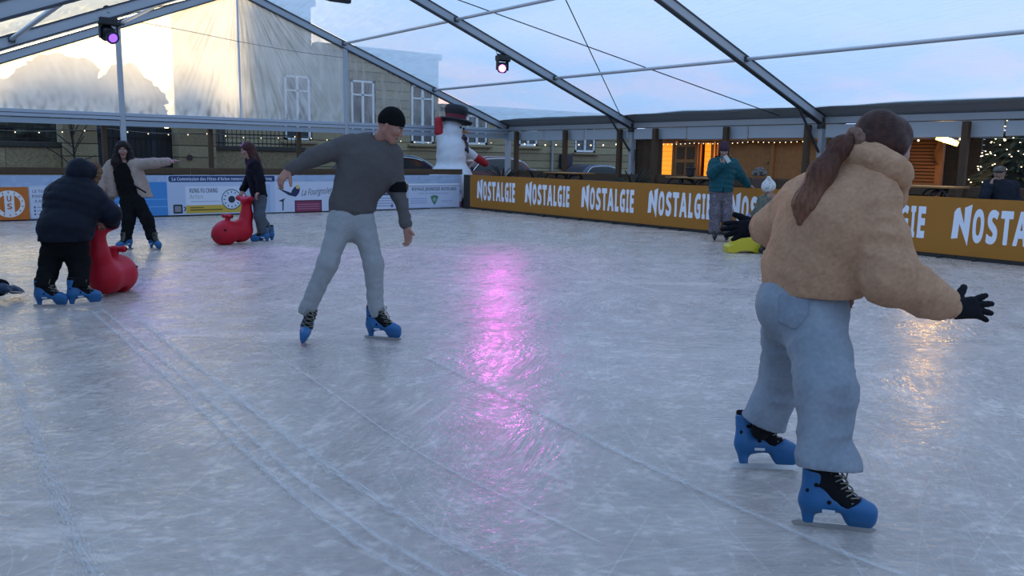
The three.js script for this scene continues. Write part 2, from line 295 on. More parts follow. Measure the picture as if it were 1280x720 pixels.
{
  // roof of milky, see-through sheeting stretched between the frames
  const haze = noiseTexture(512, (u, v) => { const k = 0.885 + 0.04 * tiled(u, v, 8, 2) - 0.12 * Math.max(0, n3(u * 34 + v * 8, v * 3, 2)) - 0.05 * Math.max(0, n3(u * 90, v * 6, 9) - 0.2); return [k, k, k]; });
  haze.repeat.set(0.5, 0.3);
  const roofFilm = film(haze, [0.87, 0.94, 0.99]);
  const c = thing('ceiling', 'translucent plastic roof of the rink tent', 'tent roof', [0, 0, 0], 0, null, 'structure');
  const tubeMat = M([0.55, 0.57, 0.6], 0.35, { metalness: 0.6 });
  for (let b = 0; b < FRAMES.length - 1; b++) for (const side of [1, -1]) {
    const za = FRAMES[b], zb = FRAMES[b + 1], xe = side > 0 ? XR - 0.36 : XL, nx = 40, nz = 26, P = [], U = [], I = [];
    for (let i = 0; i <= nx; i++) for (let j = 0; j <= nz; j++) {
      const s = i / nx, t = j / nz, x = lerp(XC, xe, s), z = lerp(za, zb, t), e = Math.min(t, 1 - t) * 2;
      const sag = 0.035 * Math.sin(Math.PI * t) * (0.5 + 0.5 * Math.cos(s * Math.PI * 6)) + 0.006 * n3(s * 7 + b, t * 26, side * 3) * e;
      P.push(x, roofY(x) + 0.02 - sag, z); U.push(x, z);
    }
    for (let i = 0; i < nx; i++) for (let j = 0; j < nz; j++) { const a = i * (nz + 1) + j, q = a + nz + 1; if (side > 0) I.push(a, a + 1, q, a + 1, q + 1, q); else I.push(a, q, a + 1, a + 1, q, q + 1); }
    const g = new THREE.BufferGeometry(); g.setAttribute('position', new THREE.Float32BufferAttribute(P, 3)); g.setAttribute('uv', new THREE.Float32BufferAttribute(U, 2)); g.setIndex(I); g.computeVertexNormals();
    part(c, 'roof_panel', g, roofFilm);
    for (const d of side > 0 ? [2.93, 5.86] : [2.77, 5.75]) { const x = XC + side * d, y = roofY(x) - 0.1; part(c, 'purlin', rod(V(x, y, za + 0.05), V(x, y, zb - 0.05), 0.036, 12), tubeMat); for (const z of [za + 0.07, zb - 0.07]) part(c, 'purlin_bracket', bx(0.1, 0.1, 0.05, x, y, z), aluDark); }
    if (side > 0) {       // opaque dark hem of the roof sheet along the eave, its upper edge wavy
      const Q = [], J = []; const m = 30;
      for (let j = 0; j <= m; j++) { const z = lerp(za, zb, j / m), w = 0.36 + 0.16 * Math.pow(Math.sin(Math.PI * j / m), 0.7) + 0.05 * n3(z * 0.9, 3, 1); Q.push(XR - w, roofY(XR - w) + 0.012, z, XR + 0.06, roofY(XR + 0.06) - 0.01, z, XR + 0.06, YE - 0.1, z); }
      for (let j = 0; j < m; j++) for (const k of [0, 1]) { const a = j * 3 + k; J.push(a, a + 3, a + 1, a + 1, a + 3, a + 4); }
      const h = new THREE.BufferGeometry(); h.setAttribute('position', new THREE.Float32BufferAttribute(Q, 3)); h.setIndex(J); h.computeVertexNormals();
      part(c, 'eave_hem', h, M([0.34, 0.36, 0.38], 0.75, { side: THREE.DoubleSide }));
    }
  }
  part(c, 'ridge_beam', rod(V(XC, YR - 0.1, ZT), V(XC, YR - 0.1, 0.7), 0.04, 12), tubeMat);
  const wire = M([0.03, 0.03, 0.035], 0.5);
  const rp = (x, z) => V(x, roofY(x) - 0.06, z);
  part(c, 'bracing_cable', rod(rp(9.8, -11.8), rp(15.97, -16.08), 0.011, 6), wire);
  part(c, 'bracing_cable', rod(rp(9.16, -15.8), rp(16.3, -11.4), 0.011, 6), wire);
  part(c, 'bracing_cable', rod(rp(-0.5, -16.3), rp(7.2, -21.4), 0.011, 6), wire);
}
{
  // far gable: hazy clear sheeting above the tie beam
  const w = thing('wall_back', 'wrinkled clear plastic sheeting of the far gable', 'tent wall', [0, 0, ZT], 0, null, 'structure');
  const haze = noiseTexture(1024, (u, v) => {     // condensation, drips and streaks; bright folds by the seam are put into the haze
    const cx = u * 17.45 - 0.95, panelHaze = cx < 7.79 ? 1 : cx < 10.76 ? 0.62 : 0.06;           // cream sunset glow put into the haze: left panels scatter most, right one least
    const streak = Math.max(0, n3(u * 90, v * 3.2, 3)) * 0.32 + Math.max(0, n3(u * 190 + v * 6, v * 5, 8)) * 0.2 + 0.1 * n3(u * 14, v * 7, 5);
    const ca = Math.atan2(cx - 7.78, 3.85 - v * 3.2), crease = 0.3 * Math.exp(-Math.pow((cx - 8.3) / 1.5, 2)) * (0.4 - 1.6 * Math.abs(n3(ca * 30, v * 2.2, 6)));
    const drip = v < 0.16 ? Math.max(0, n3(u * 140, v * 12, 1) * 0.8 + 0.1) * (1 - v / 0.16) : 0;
    const k = lerp(0.42, 0.92, panelHaze) + 0.12 * fbm(u * 22, v * 5, 3, 4) + streak * lerp(0.8, 0.14, panelHaze) + crease - 0.45 * drip; return [Math.min(k, 0.97), Math.min(k, 0.97), Math.min(k, 0.97)];
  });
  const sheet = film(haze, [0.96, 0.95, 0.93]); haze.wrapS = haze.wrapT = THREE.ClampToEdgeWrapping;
  const yb = 2.35;
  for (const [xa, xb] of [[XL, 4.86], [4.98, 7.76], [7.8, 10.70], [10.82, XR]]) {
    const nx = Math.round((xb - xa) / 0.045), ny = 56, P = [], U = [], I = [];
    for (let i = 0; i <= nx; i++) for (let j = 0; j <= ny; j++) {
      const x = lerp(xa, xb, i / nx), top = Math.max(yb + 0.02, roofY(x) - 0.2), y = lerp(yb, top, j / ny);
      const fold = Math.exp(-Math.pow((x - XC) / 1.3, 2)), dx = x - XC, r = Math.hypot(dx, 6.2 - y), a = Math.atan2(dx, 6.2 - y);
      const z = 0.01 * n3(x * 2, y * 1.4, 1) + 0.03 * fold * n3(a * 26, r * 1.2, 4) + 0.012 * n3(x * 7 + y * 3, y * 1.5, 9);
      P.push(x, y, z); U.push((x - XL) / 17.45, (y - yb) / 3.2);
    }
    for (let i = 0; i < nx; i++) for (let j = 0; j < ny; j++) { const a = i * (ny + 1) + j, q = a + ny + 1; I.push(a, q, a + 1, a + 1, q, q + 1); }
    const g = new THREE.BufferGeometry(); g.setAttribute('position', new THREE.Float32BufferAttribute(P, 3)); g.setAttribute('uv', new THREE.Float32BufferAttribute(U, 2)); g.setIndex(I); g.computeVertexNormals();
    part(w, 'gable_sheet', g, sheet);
  }
  const seam = M([0.62, 0.64, 0.7], 0.6);
  part(w, 'seam_strip', bx(0.05, YR - 0.2 - yb, 0.012, XC, (YR - 0.2 + yb) / 2, 0.02), seam);
  part(w, 'seam_cord', tube([[5.0, 4.55, 0.03], [6.4, 4.44, 0.03], [7.78, 4.3, 0.03], [9.2, 4.19, 0.03], [10.7, 4.14, 0.03]], 0.008, 30), M([0.2, 0.19, 0.18], 0.8));
  const beam = M([0.44, 0.48, 0.54], 0.5, { metalness: 0.2 });
  for (const [xa, xb] of [[XL, 4.86], [4.98, 10.70], [10.82, XR]]) {
    part(w, 'tie_beam', bx(xb - xa, 0.16, 0.1, (xa + xb) / 2, 2.304, 0.02), beam);
    part(w, 'beam_groove', bx(xb - xa, 0.014, 0.11, (xa + xb) / 2, 2.304, 0.02), aluDark);
    part(w, 'valance_strip', bx(xb - xa, 0.125, 0.02, (xa + xb) / 2, 2.14, 0.03), M([0.36, 0.40, 0.45], 0.7));
  }
}
{
  // right-hand eave: beam and rolled-up side sheets
  const w = thing('wall_right', 'eave beam and rolled up side sheets along the right of the tent', 'tent wall', [XR, 0, 0], 0, null, 'structure');
  for (let b = 0; b < FRAMES.length - 1; b++) {
    const za = FRAMES[b] + 0.07, zb = FRAMES[b + 1] - 0.07, L = zb - za, zc = (za + zb) / 2;
    part(w, 'eave_beam', bx(0.09, 0.13, L, 0, 2.39, zc), M([0.46, 0.48, 0.5], 0.5, { metalness: 0.3 }));
    for (let k = 0; k < 3; k++) { const l = L / 3; part(w, 'rolled_sheet', rbx(0.07, k % 2 ? 0.31 : 0.28, l - 0.05, 0.02, -0.02, 2.155, za + l * (k + 0.5)), M([0.5, 0.53, 0.56], 0.6)); }
    part(w, 'beam_groove', bx(0.1, 0.012, L, 0, 2.32, zc), aluDark);
  }
  const wl = thing('wall_left', 'side sheet along the left of the tent behind the camera', 'tent wall', [XL, 0, 0], 0, null, 'structure');
  for (let b = 0; b < 4; b++) part(wl, 'side_sheet', bx(0.02, 2.0, 5.1, 0, 1.0, (FRAMES[b] + FRAMES[b + 1]) / 2), M([0.55, 0.57, 0.6], 0.6));
}
// ---------------------------------------------------------------- barriers and banners
const FONT = 'sans-serif';
function fitText(x, text, cx, cy, w, h, weight = 'bold') {     // centred, squeezed to w by h (h about the height of capitals)
  x.save(); x.font = `${weight} 100px ${FONT}`; x.textAlign = 'center'; x.textBaseline = 'alphabetic';
  const tw = x.measureText(text).width; x.translate(cx, cy + h / 2); x.scale(w / tw, h / 71); x.fillText(text, 0, 0); x.restore();
}
{
  const orange = [166, 107, 22];
  const period = 2.195, tex = canvas(1536, 669, (x, w, h) => {
    x.fillStyle = `rgb(${orange})`; x.fillRect(0, 0, w, h);
    for (let i = 0; i < 900; i++) { x.fillStyle = `rgba(${i % 2 ? 150 : 185},${i % 2 ? 92 : 118},20,0.05)`; const yy = rnd(0, h); x.fillRect(rnd(-100, w), yy, rnd(60, 400), rnd(1, 5)); }
    x.fillStyle = 'rgb(232,236,246)';
    const s = 1.34 / 1.35, ppm = w / period;                  // 0.955 m tall, 2.195 m wide
    const X0 = 0.09 * ppm, top = (0.955 - 0.745) * ppm, bot = (0.955 - 0.25) * ppm, H = bot - top;
    const N = [[0.0, 0.96], [0.06, 0.10], [0.17, -0.02], [0.33, -0.06], [0.60, 0.46], [0.58, -0.06], [0.94, -0.17], [0.86, 1.16], [0.36, 0.46], [0.33, 0.93]];
    const nw = 0.30 * ppm; x.beginPath(); N.forEach(([a, b], i) => { const q = [X0 + a * nw, top + b * H]; i ? x.lineTo(...q) : x.moveTo(...q); }); x.closePath(); x.fill();
    let cx = X0 + 0.29 * ppm; const L = 'OSTALGIE', ww = { O: 0.215, S: 0.2, T: 0.2, A: 0.225, L: 0.165, G: 0.215, I: 0.1, E: 0.175 };
    for (const c of L) { const wd = ww[c] * ppm; x.lineWidth = 9; x.strokeStyle = 'rgb(232,236,246)'; x.lineJoin = 'round'; x.save(); x.font = `bold 100px ${FONT}`; x.textBaseline = 'alphabetic'; const m = x.measureText(c).width; x.translate(cx + wd * 0.06, bot - 4); x.scale(wd * 0.86 / m, (H - 8) / 71); x.fillText(c, 0, 0); x.lineWidth = 5; x.strokeText(c, 0, 0); x.restore(); cx += wd; }
  });
  const z0 = -19.72, z1 = 1.2, L = z1 - z0, nz = 240, ny = 8, g = new THREE.PlaneGeometry(L, 0.91, nz, ny).rotateY(-Math.PI / 2).translate(0, 0.52, 0);
  const p = g.attributes.position, uv = g.attributes.uv;
  for (let i = 0; i < p.count; i++) {       // in the plane's own frame +z runs towards the camera
    const z = p.getZ(i) + (z0 + z1) / 2, y = p.getY(i); p.setX(i, -0.006 * n3(z * 2.1, y * 3, 1) - 0.004 * n3(z * 7, y * 5, 4)); uv.setXY(i, (z + 19.47) / period, (y - 0.05) / 0.955);
    if (y > 0.95) p.setY(i, y + 0.008 * n3(z * 1.3, 0, 3));
  }
  g.computeVertexNormals();
  const mat = M([1, 1, 1], 0.55, { map: tex, side: THREE.DoubleSide });
  tex.wrapT = THREE.ClampToEdgeWrapping;
  solo('orange_banner', 'long orange banner printed NOSTALGIE in white on the right barrier', 'banner', g, mat, [XW, 0, (z0 + z1) / 2]);
  const b = thing('rink_barrier', 'dark wooden rink barrier behind the long orange banner', 'barrier', [XW + 0.03, 0, 0]);
  const dark = M([0.03, 0.026, 0.024], 0.85);
  for (let i = 0; i < 11; i++) {
    const z = -19.1 + i * 2; part(b, 'panel', rbx(0.04, 0.94, 1.97, 0.008, 0.015, 0.5, z), dark);
    part(b, 'kick_board', bx(0.05, 0.09, 1.99, 0.0, 0.045, z), dark);
    for (const e of [-0.7, 0.1, 0.75]) part(b, 'foot', rbx(0.12, 0.04, 0.05, 0.01, -0.07, 0.02, z + e), dark);
  }
}
{
  const b = thing('rink_barrier', 'wooden rink barrier with a brown top rail along the far end', 'barrier', [0, 0, ZG - 0.04]);
  for (let i = 0; i < 8; i++) part(b, 'panel', rbx(i < 7 ? 1.97 : 1.0, 0.92, 0.04, 0.008, i < 7 ? -0.4 + i * 2 : 13.11, 0.49, -0.02), M([0.05, 0.05, 0.06], 0.85));
  for (let i = 0; i < 7; i++) part(b, 'kick_board', bx(1.99, 0.05, 0.05, -0.4 + i * 2, 0.02, 0.0), M([0.04, 0.035, 0.03], 0.85));
  for (let i = 0; i < 6; i++) part(b, 'top_rail', rbx(2.56, 0.15, 0.05, 0.01, -0.4 + i * 2.58, 1.045, -0.14), M([1, 1, 1], 0.8, { map: woodBrown.map, color: new THREE.Color(0.5, 0.42, 0.38) }));
}
// wooden posts of the far end
for (const [x, l] of [[2.0, 'at the left edge of the picture'], [4.55, 'behind the open cream jacket'], [7.06, 'between pillar and railings'], [9.46, 'behind the outstretched grey sleeve'], [12.0, 'behind the grey sweater']])
  solo('wooden_post', 'square brown timber post of the far end, ' + l, 'post', rbx(0.11, 2.1, 0.11, 0.012), woodBrown, [x, 1.05, -21.95], 0, 'timber posts of the far end');
// banners on the far barrier, each a sheet of its own
function banner(name, label, xa, xb, ya, yb, tex, proud = 0) {
  const w = xb - xa, h = yb - ya, g = new THREE.PlaneGeometry(w, h, Math.ceil(w * 8), 6), p = g.attributes.position;
  for (let i = 0; i < p.count; i++) p.setZ(i, 0.004 * n3((p.getX(i) + xa) * 3, p.getY(i) * 4, 2));
  g.computeVertexNormals(); tex.wrapS = tex.wrapT = THREE.ClampToEdgeWrapping;
  return solo(name, label, 'banner', g, M([1, 1, 1], 0.6, { map: tex, side: THREE.DoubleSide }), [(xa + xb) / 2, (ya + yb) / 2, ZG + 0.006 + proud], 0, 'sponsor banners of the far barrier');
}
const fill = (x, c, a, b, w, h) => { x.fillStyle = c; x.fillRect(a, b, w, h); };
banner('backing_banner', 'pale blue snow print banner behind the sponsor panels', 0.2, 13.6, 0.03, 0.955, canvas(2048, 160, (x, w, h) => {
  fill(x, '#9fb2cc', 0, 0, w, h); for (let i = 0; i < 500; i++) { x.fillStyle = `rgba(${i % 3 ? 215 : 120},${i % 3 ? 225 : 145},${i % 3 ? 240 : 190},0.16)`; x.beginPath(); x.ellipse(rnd(0, w), rnd(0, h), rnd(4, 40), rnd(2, 14), 0, 0, 7); x.fill(); }
}));
banner('round_logo_banner', 'orange banner with a white ring and letters US', 1.95, 2.64, 0.03, 0.71, canvas(400, 400, (x) => {
  fill(x, '#c46a1c', 0, 0, 400, 400); x.fillStyle = '#e6e4e6'; x.beginPath(); x.arc(190, 205, 165, 0, 7); x.fill(); x.fillStyle = '#c46a1c'; x.beginPath(); x.arc(190, 205, 118, 0, 7); x.fill();
  fill(x, '#e2e0e4', 140, 85, 104, 245); x.fillStyle = '#b4622a'; fitText(x, 'U', 192, 140, 62, 70); fitText(x, 'S', 192, 235, 62, 70); x.fillStyle = '#b98a6a'; for (let a = 0; a < 14; a++) { x.save(); x.translate(190, 205); x.rotate(a * 0.449); x.fillRect(-9, -152, 16, 22); x.restore(); }
}), 0.006);
banner('text_banner', 'white banner with grey lines of print next to the orange US banner', 2.66, 3.30, 0.05, 0.72, canvas(400, 400, (x) => {
  fill(x, '#c9d0de', 0, 0, 400, 400); x.fillStyle = '#6a6f86'; ['LE TOUT', 'POSSIBLE', 'A ARLON'].forEach((s, i) => fitText(x, s, 130 + i * 12, 62 + i * 62, 200 + (i === 1 ? 40 : 0), 36));
  x.fillStyle = '#4e5878'; for (let i = 0; i < 3; i++) { x.fillRect(40, 250 + i * 44, 20, 26); x.globalAlpha = 0.4; x.fillRect(76, 256 + i * 44, 150, 14); x.globalAlpha = 1; }
  x.fillStyle = '#b02438'; x.beginPath(); x.moveTo(230, 12); x.lineTo(400, 24); x.lineTo(400, 130); x.lineTo(300, 120); x.closePath(); x.fill();
}), 0.006);
banner('blue_banner', 'bright blue banner with a white swoosh behind the two skaters', 3.35, 5.44, 0.03, 0.80, canvas(800, 320, (x) => {
  fill(x, '#3f86c6', 0, 0, 800, 320); fill(x, '#a8c0de', 0, 0, 290, 320); x.fillStyle = '#3b83c8'; x.beginPath(); x.moveTo(300, 0); x.lineTo(230, 40); x.lineTo(250, 120); x.lineTo(360, 60); x.fill();
  x.strokeStyle = '#e4ecf6'; x.lineWidth = 22; x.beginPath(); x.arc(330, 120, 120, 0.3, 2.4); x.stroke(); x.strokeStyle = '#16264e'; x.lineWidth = 26; x.beginPath(); x.arc(262, 150, 40, 0, 7); x.stroke();
  x.fillStyle = 'rgba(150,200,235,0.5)'; x.fillRect(360, 160, 440, 8); x.fillRect(420, 230, 380, 10);
}), 0.006);
banner('sponsor_banner', 'white KUNG FU CHANG banner under a navy title strip', 5.44, 8.02, 0.03, 0.955, canvas(1290, 462, (x) => {
  fill(x, '#b6c2d8', 0, 0, 1290, 462); x.fillStyle = '#233a66'; x.beginPath(); x.roundRect(20, 8, 1275, 72, 24); x.fill(); x.fillStyle = '#cfd8e8'; fitText(x, "La Commission des Fêtes d'Arlon remercie ses partenaires", 655, 44, 1200, 36);
  fill(x, '#d3d9e6', 205, 130, 690, 225); x.fillStyle = '#3a4154'; fitText(x, 'KUNG FU CHANG', 415, 180, 330, 52); x.fillStyle = '#9a9c92'; x.save(); fitText(x, 'Arlon', 330, 250, 160, 52, 'normal'); x.restore(); fill(x, '#a9b0bf', 260, 305, 340, 10);
  fill(x, '#c8a63c', 205, 352, 690, 95); x.fillStyle = '#6e5a22'; x.fillRect(250, 374, 160, 12); x.fillRect(250, 400, 380, 16);
  x.fillStyle = '#20242c'; x.beginPath(); x.roundRect(60, 340, 105, 105, 14); x.fill(); fill(x, '#8a8690', 76, 358, 72, 68); x.strokeStyle = '#20242c'; x.lineWidth = 12; x.beginPath(); x.arc(176, 392, 22, -1.5, 1.5); x.stroke();
  x.fillStyle = '#ccd4e2'; x.strokeStyle = '#20283a'; x.lineWidth = 9; x.beginPath(); x.arc(745, 290, 118, 0, 7); x.fill(); x.stroke(); x.fillStyle = '#20283a'; for (let i = 0; i < 12; i++) { x.save(); x.translate(745, 290); x.rotate(i * Math.PI / 6); x.fillRect(-6, -98, 12, 20); x.restore(); } x.beginPath(); x.arc(745, 290, 42, 0, 7); x.fill();
  fill(x, '#9fb4cc', 930, 110, 300, 340); x.fillStyle = '#1c2436'; x.beginPath(); x.moveTo(960, 330); x.lineTo(1010, 240); x.lineTo(1110, 225); x.lineTo(1100, 250); x.lineTo(1020, 275); x.fill();
}), 0.006);
banner('sponsor_banner', 'white banner with handwritten La Fourgnolette and a toucan bird', 8.02, 10.3, 0.03, 0.79, canvas(1140, 380, (x) => {
  fill(x, '#c9cfdf', 0, 0, 1140, 380); x.fillStyle = '#232a52'; x.beginPath(); x.moveTo(20, 70); x.lineTo(210, 140); x.quadraticCurveTo(250, 40, 320, 50); x.quadraticCurveTo(350, 130, 270, 190); x.lineTo(180, 170); x.closePath(); x.fill(); x.fillStyle = '#c9b46a'; x.beginPath(); x.arc(300, 66, 26, 0, 7); x.fill();
  x.fillStyle = '#22242e'; x.save(); x.transform(1, -0.06, -0.22, 1, 30, 30); fitText(x, 'La Fourgnolette', 590, 130, 480, 78, 'normal'); x.restore(); x.fillStyle = '#5a2848'; x.fillRect(255, 235, 370, 145); x.fillStyle = '#8a3454'; x.fillRect(272, 255, 336, 125); x.fillStyle = '#b88a9e'; for (let i = 0; i < 3; i++) x.fillRect(290, 285 + i * 28, 300, 6);
  x.fillStyle = '#28304e'; x.beginPath(); x.moveTo(40, 240); x.lineTo(130, 205); x.lineTo(110, 240); x.lineTo(106, 360); x.lineTo(90, 360); x.lineTo(92, 250); x.fill();
}), 0.006);
banner('text_banner', 'white banner with dark title lines behind the elbow of the man in grey', 10.3, 11.5, 0.03, 0.72, canvas(600, 345, (x) => {
  fill(x, '#ccd2e0', 0, 0, 600, 345); x.fillStyle = '#46506e'; x.fillRect(200, 60, 340, 46); x.fillRect(230, 130, 300, 26); x.fillStyle = '#8a92ae'; for (let i = 0; i < 4; i++) x.fillRect(200, 190 + i * 34, 340, 12); x.fillStyle = '#6a5a9a'; x.beginPath(); x.arc(520, 300, 22, 0, 7); x.fill();
}), 0.006);
banner('picture_banner', 'narrow banner with a red building print and brown corner', 11.5, 11.86, 0.03, 0.80, canvas(200, 430, (x) => {
  fill(x, '#b9bcc0', 0, 0, 200, 430); x.fillStyle = '#8f4a36'; x.fillRect(0, 300, 200, 130); x.fillStyle = '#a83038'; x.fillRect(20, 260, 130, 120); x.fillStyle = '#5c4a34'; x.beginPath(); x.moveTo(60, 0); x.lineTo(200, 60); x.lineTo(200, 150); x.fill(); x.fillStyle = '#4a2440'; x.fillRect(160, 270, 40, 160);
}), 0.006);
banner('sponsor_banner', 'white ROYALE JEUNESSE AUTELBAS banner with a green crest', 11.86, 13.56, 0.05, 0.72, canvas(1020, 402, (x) => {
  fill(x, '#c3cbe0', 0, 0, 1020, 402); fill(x, '#dfe4ee', 0, 0, 1020, 34); fill(x, '#4a5060', 0, 34, 1020, 8); x.fillStyle = '#3a4052'; fitText(x, 'ROYALE JEUNESSE AUTELBAS', 510, 92, 900, 52); x.fillStyle = '#8b93ab'; fitText(x, 'Club de football amateur', 500, 165, 620, 34, 'normal');
  x.fillStyle = '#7d8bb4'; for (let i = 0; i < 3; i++) x.fillRect(40, 250 + i * 36, 320, 10); x.fillStyle = '#4c7c66'; x.beginPath(); x.moveTo(430, 220); x.quadraticCurveTo(510, 180, 590, 220); x.lineTo(560, 300); x.lineTo(510, 370); x.lineTo(460, 300); x.closePath(); x.fill(); x.fillStyle = '#8fae9a'; x.beginPath(); x.arc(510, 270, 34, 0, 7); x.fill(); x.fillStyle = '#7d84a8'; fitText(x, 'Autelbas 1934', 760, 300, 230, 30, 'normal');
}), 0.006);
banner('flower_banner', 'narrow pale banner with a purple flower at the far corner', 13.57, 13.64, 0.05, 0.93, canvas(100, 500, (x) => { fill(x, '#b9b4c0', 0, 0, 100, 500); x.fillStyle = '#5a3a7a'; for (let i = 0; i < 7; i++) { x.save(); x.translate(50, 260); x.rotate(i * 0.9); x.fillRect(-6, 0, 12, 50); x.restore(); } fill(x, '#8a3a6a', 0, 420, 100, 80); }), 0.006);

// fence along the terrace: timber posts, rail and board cladding round the tent posts
{
  const f = thing('terrace_fence', 'timber posts and rail along the terrace on the right', 'fence', [16.3, 0, 0]);
  for (const z of [-21.0, -18.67, -16.42, -15.12, -12.85, -10.66, -9.47, -7.33, -4.5, -2.1]) part(f, 'post', rbx(0.125, 2.29, 0.125, 0.012, 0, 1.145, z), woodBrown);
  for (let i = 0; i < 8; i++) part(f, 'rail', rbx(0.05, 0.2, 2.38, 0.01, 0.06, 0.99, -19.8 + i * 2.4), woodBrown);
  for (let i = 0; i < 8; i++) part(f, 'lower_rail', rbx(0.05, 0.2, 2.38, 0.01, 0.06, 0.66, -19.8 + i * 2.4), woodBrown);
  for (const [a, b] of [[-16.36, -15.18], [-10.34, -9.53]]) for (let k = 0; k < 5; k++) { const w = (b - a) / 5; part(f, 'cladding_board', rbx(0.03, 1.9, w - 0.008, 0.004, 0.36, 1.28, a + w * (k + 0.5)), woodBrown); }
  for (const z of [-15.9, -10.15]) part(f, 'cable_box', rbx(0.05, 0.3, 0.06, 0.01, 0.1, 1.6, z), M([0.02, 0.02, 0.02], 0.6));
}
// ---------------------------------------------------------------- town behind the far end
const stoneTex = (base, seed) => canvas(512, 512, (x, w, h) => { const img = x.createImageData(w, h), d = img.data; for (let j = 0; j < h; j++) for (let i = 0; i < w; i++) { const u = i / w, v = j / h, k = 1 + 0.16 * tiled(u, v, 18, seed) + 0.14 * tiled(u, v, 70, seed + 2) + 0.08 * tiled(u, v, 200, seed + 5), o = (j * w + i) * 4; d[o] = base[0] * k; d[o + 1] = base[1] * k; d[o + 2] = base[2] * k * (1 + 0.04 * tiled(u, v, 9, seed)); d[o + 3] = 255; } x.putImageData(img, 0, 0); });
const stones = [[150, 137, 108], [142, 128, 100], [156, 144, 114]].map((c, i) => M([1, 1, 1], 0.95, { map: stoneTex(c, i * 3) }));
const joint = M([0.07, 0.06, 0.05], 0.95);
const whiteFrame = M([0.72, 0.75, 0.76], 0.5), paneGlass = M([0.04, 0.055, 0.06], 0.08, { specularIntensity: 1 });
{
  const Z = -30, t = thing('town_house', 'long stone building with coursed masonry and white windows behind the far end', 'building', [0, 0, Z]);
  const xa = 10.2, xb = 31, H = 5.4, xm = 19.1, HA = 3.55, xt = 13.5, HT = 6.9, win = [[15.1, 16.1, 1.98, 4.35], [17.8, 18.86, 1.98, 4.35], [20.55, 21.6, 2.0, 3.25], [23.4, 24.45, 2.0, 3.25], [26.8, 28.05, 1.78, 3.2], [12.4, 13.4, 1.98, 4.35]];
  part(t, 'core_wall', bx(xm - xa, H, 6, (xa + xm) / 2, H / 2, -3.06), joint); part(t, 'core_wall', bx(xt - xa, HT - H, 6, (xa + xt) / 2, (HT + H) / 2, -3.06), joint); part(t, 'core_wall', bx(xb - xm, HA, 6, (xm + xb) / 2, HA / 2, -3.06), joint);
  const ch = 0.335;
  for (let r = 0; r * ch < HT - 0.1; r++) {
    const y0 = r * ch + 0.012, y1 = (r + 1) * ch - 0.012, yc = (y0 + y1) / 2; let segs = y1 < HA ? [[xa, xb]] : y1 < H ? [[xa, xm]] : [[xa, xt]];
    for (const w of win) if (yc > w[2] - 0.05 && yc < w[3] + 0.05) segs = segs.flatMap(([a, b]) => (w[0] > a && w[1] < b ? [[a, w[0] - 0.06], [w[1] + 0.06, b]] : [[a, b]]));
    for (const [a, b] of segs) { const n = Math.max(1, Math.round((b - a) / 1.9)), off = n > 2 && r % 2 ? 0.4 : 0; for (let k = 0; k < n; k++) { const p = a + (b - a) * k / n + (k ? off : 0), q = a + (b - a) * (k + 1) / n + (k < n - 1 ? off : 0); part(t, 'stone_block', bx(q - p - 0.012, y1 - y0, 0.1, (p + q) / 2, yc, 0.0), stones[(r * 7 + k * 3) % 3]); } }
  }
  part(t, 'cornice', rbx(xm - xt, 0.24, 0.4, 0.05, (xt + xm) / 2 + 0.1, H + 0.1, 0.0), stones[0]); part(t, 'cornice', rbx(xt - xa + 0.3, 0.24, 0.4, 0.05, (xa + xt) / 2, HT + 0.1, 0.0), stones[0]); part(t, 'cornice', rbx(xb - xm, 0.16, 0.3, 0.03, (xm + xb) / 2 + 0.1, HA + 0.02, 0.0), stones[0]);
  part(t, 'roof', bx(xm - xt, 0.1, 5.8, (xt + xm) / 2, H + 0.06, -3.1), M([0.06, 0.065, 0.075], 0.8));
  for (const [a, b, c, d] of win) {
    const w = part(t, 'window', merge([bx(b - a, 0.09, 0.1, (a + b) / 2, c + 0.045, 0), bx(b - a, 0.08, 0.1, (a + b) / 2, d - 0.04, 0), bx(0.08, d - c, 0.1, a + 0.04, (c + d) / 2, 0), bx(0.08, d - c, 0.1, b - 0.04, (c + d) / 2, 0), bx(0.1, d - c, 0.11, (a + b) / 2, (c + d) / 2, 0), bx(b - a, 0.07, 0.11, (a + b) / 2, d - 0.55, 0)]), whiteFrame);
    for (const s of [0, 1]) { part(w, 'pane', bx((b - a) / 2 - 0.13, d - c - 0.7, 0.02, s ? (a + 3 * b) / 4 - 0.01 : (3 * a + b) / 4 + 0.01, (c + d - 0.55) / 2, -0.02), paneGlass); part(w, 'pane', bx((b - a) / 2 - 0.13, 0.4, 0.02, s ? (a + 3 * b) / 4 - 0.01 : (3 * a + b) / 4 + 0.01, d - 0.29, -0.02), paneGlass); }
    part(t, 'window_sill', rbx(b - a + 0.4, 0.1, 0.25, 0.02, (a + b) / 2, c - 0.08, 0.12), stones[1]);
  }
  part(t, 'drainpipe', rod(V(25.3, 0, 0.14), V(25.3, HA, 0.14), 0.06), M([0.3, 0.3, 0.3], 0.5));
  part(t, 'letter_box', rbx(0.7, 0.6, 0.2, 0.03, 26.1, 1.35, 0.2), M([0.015, 0.02, 0.035], 0.5));
}
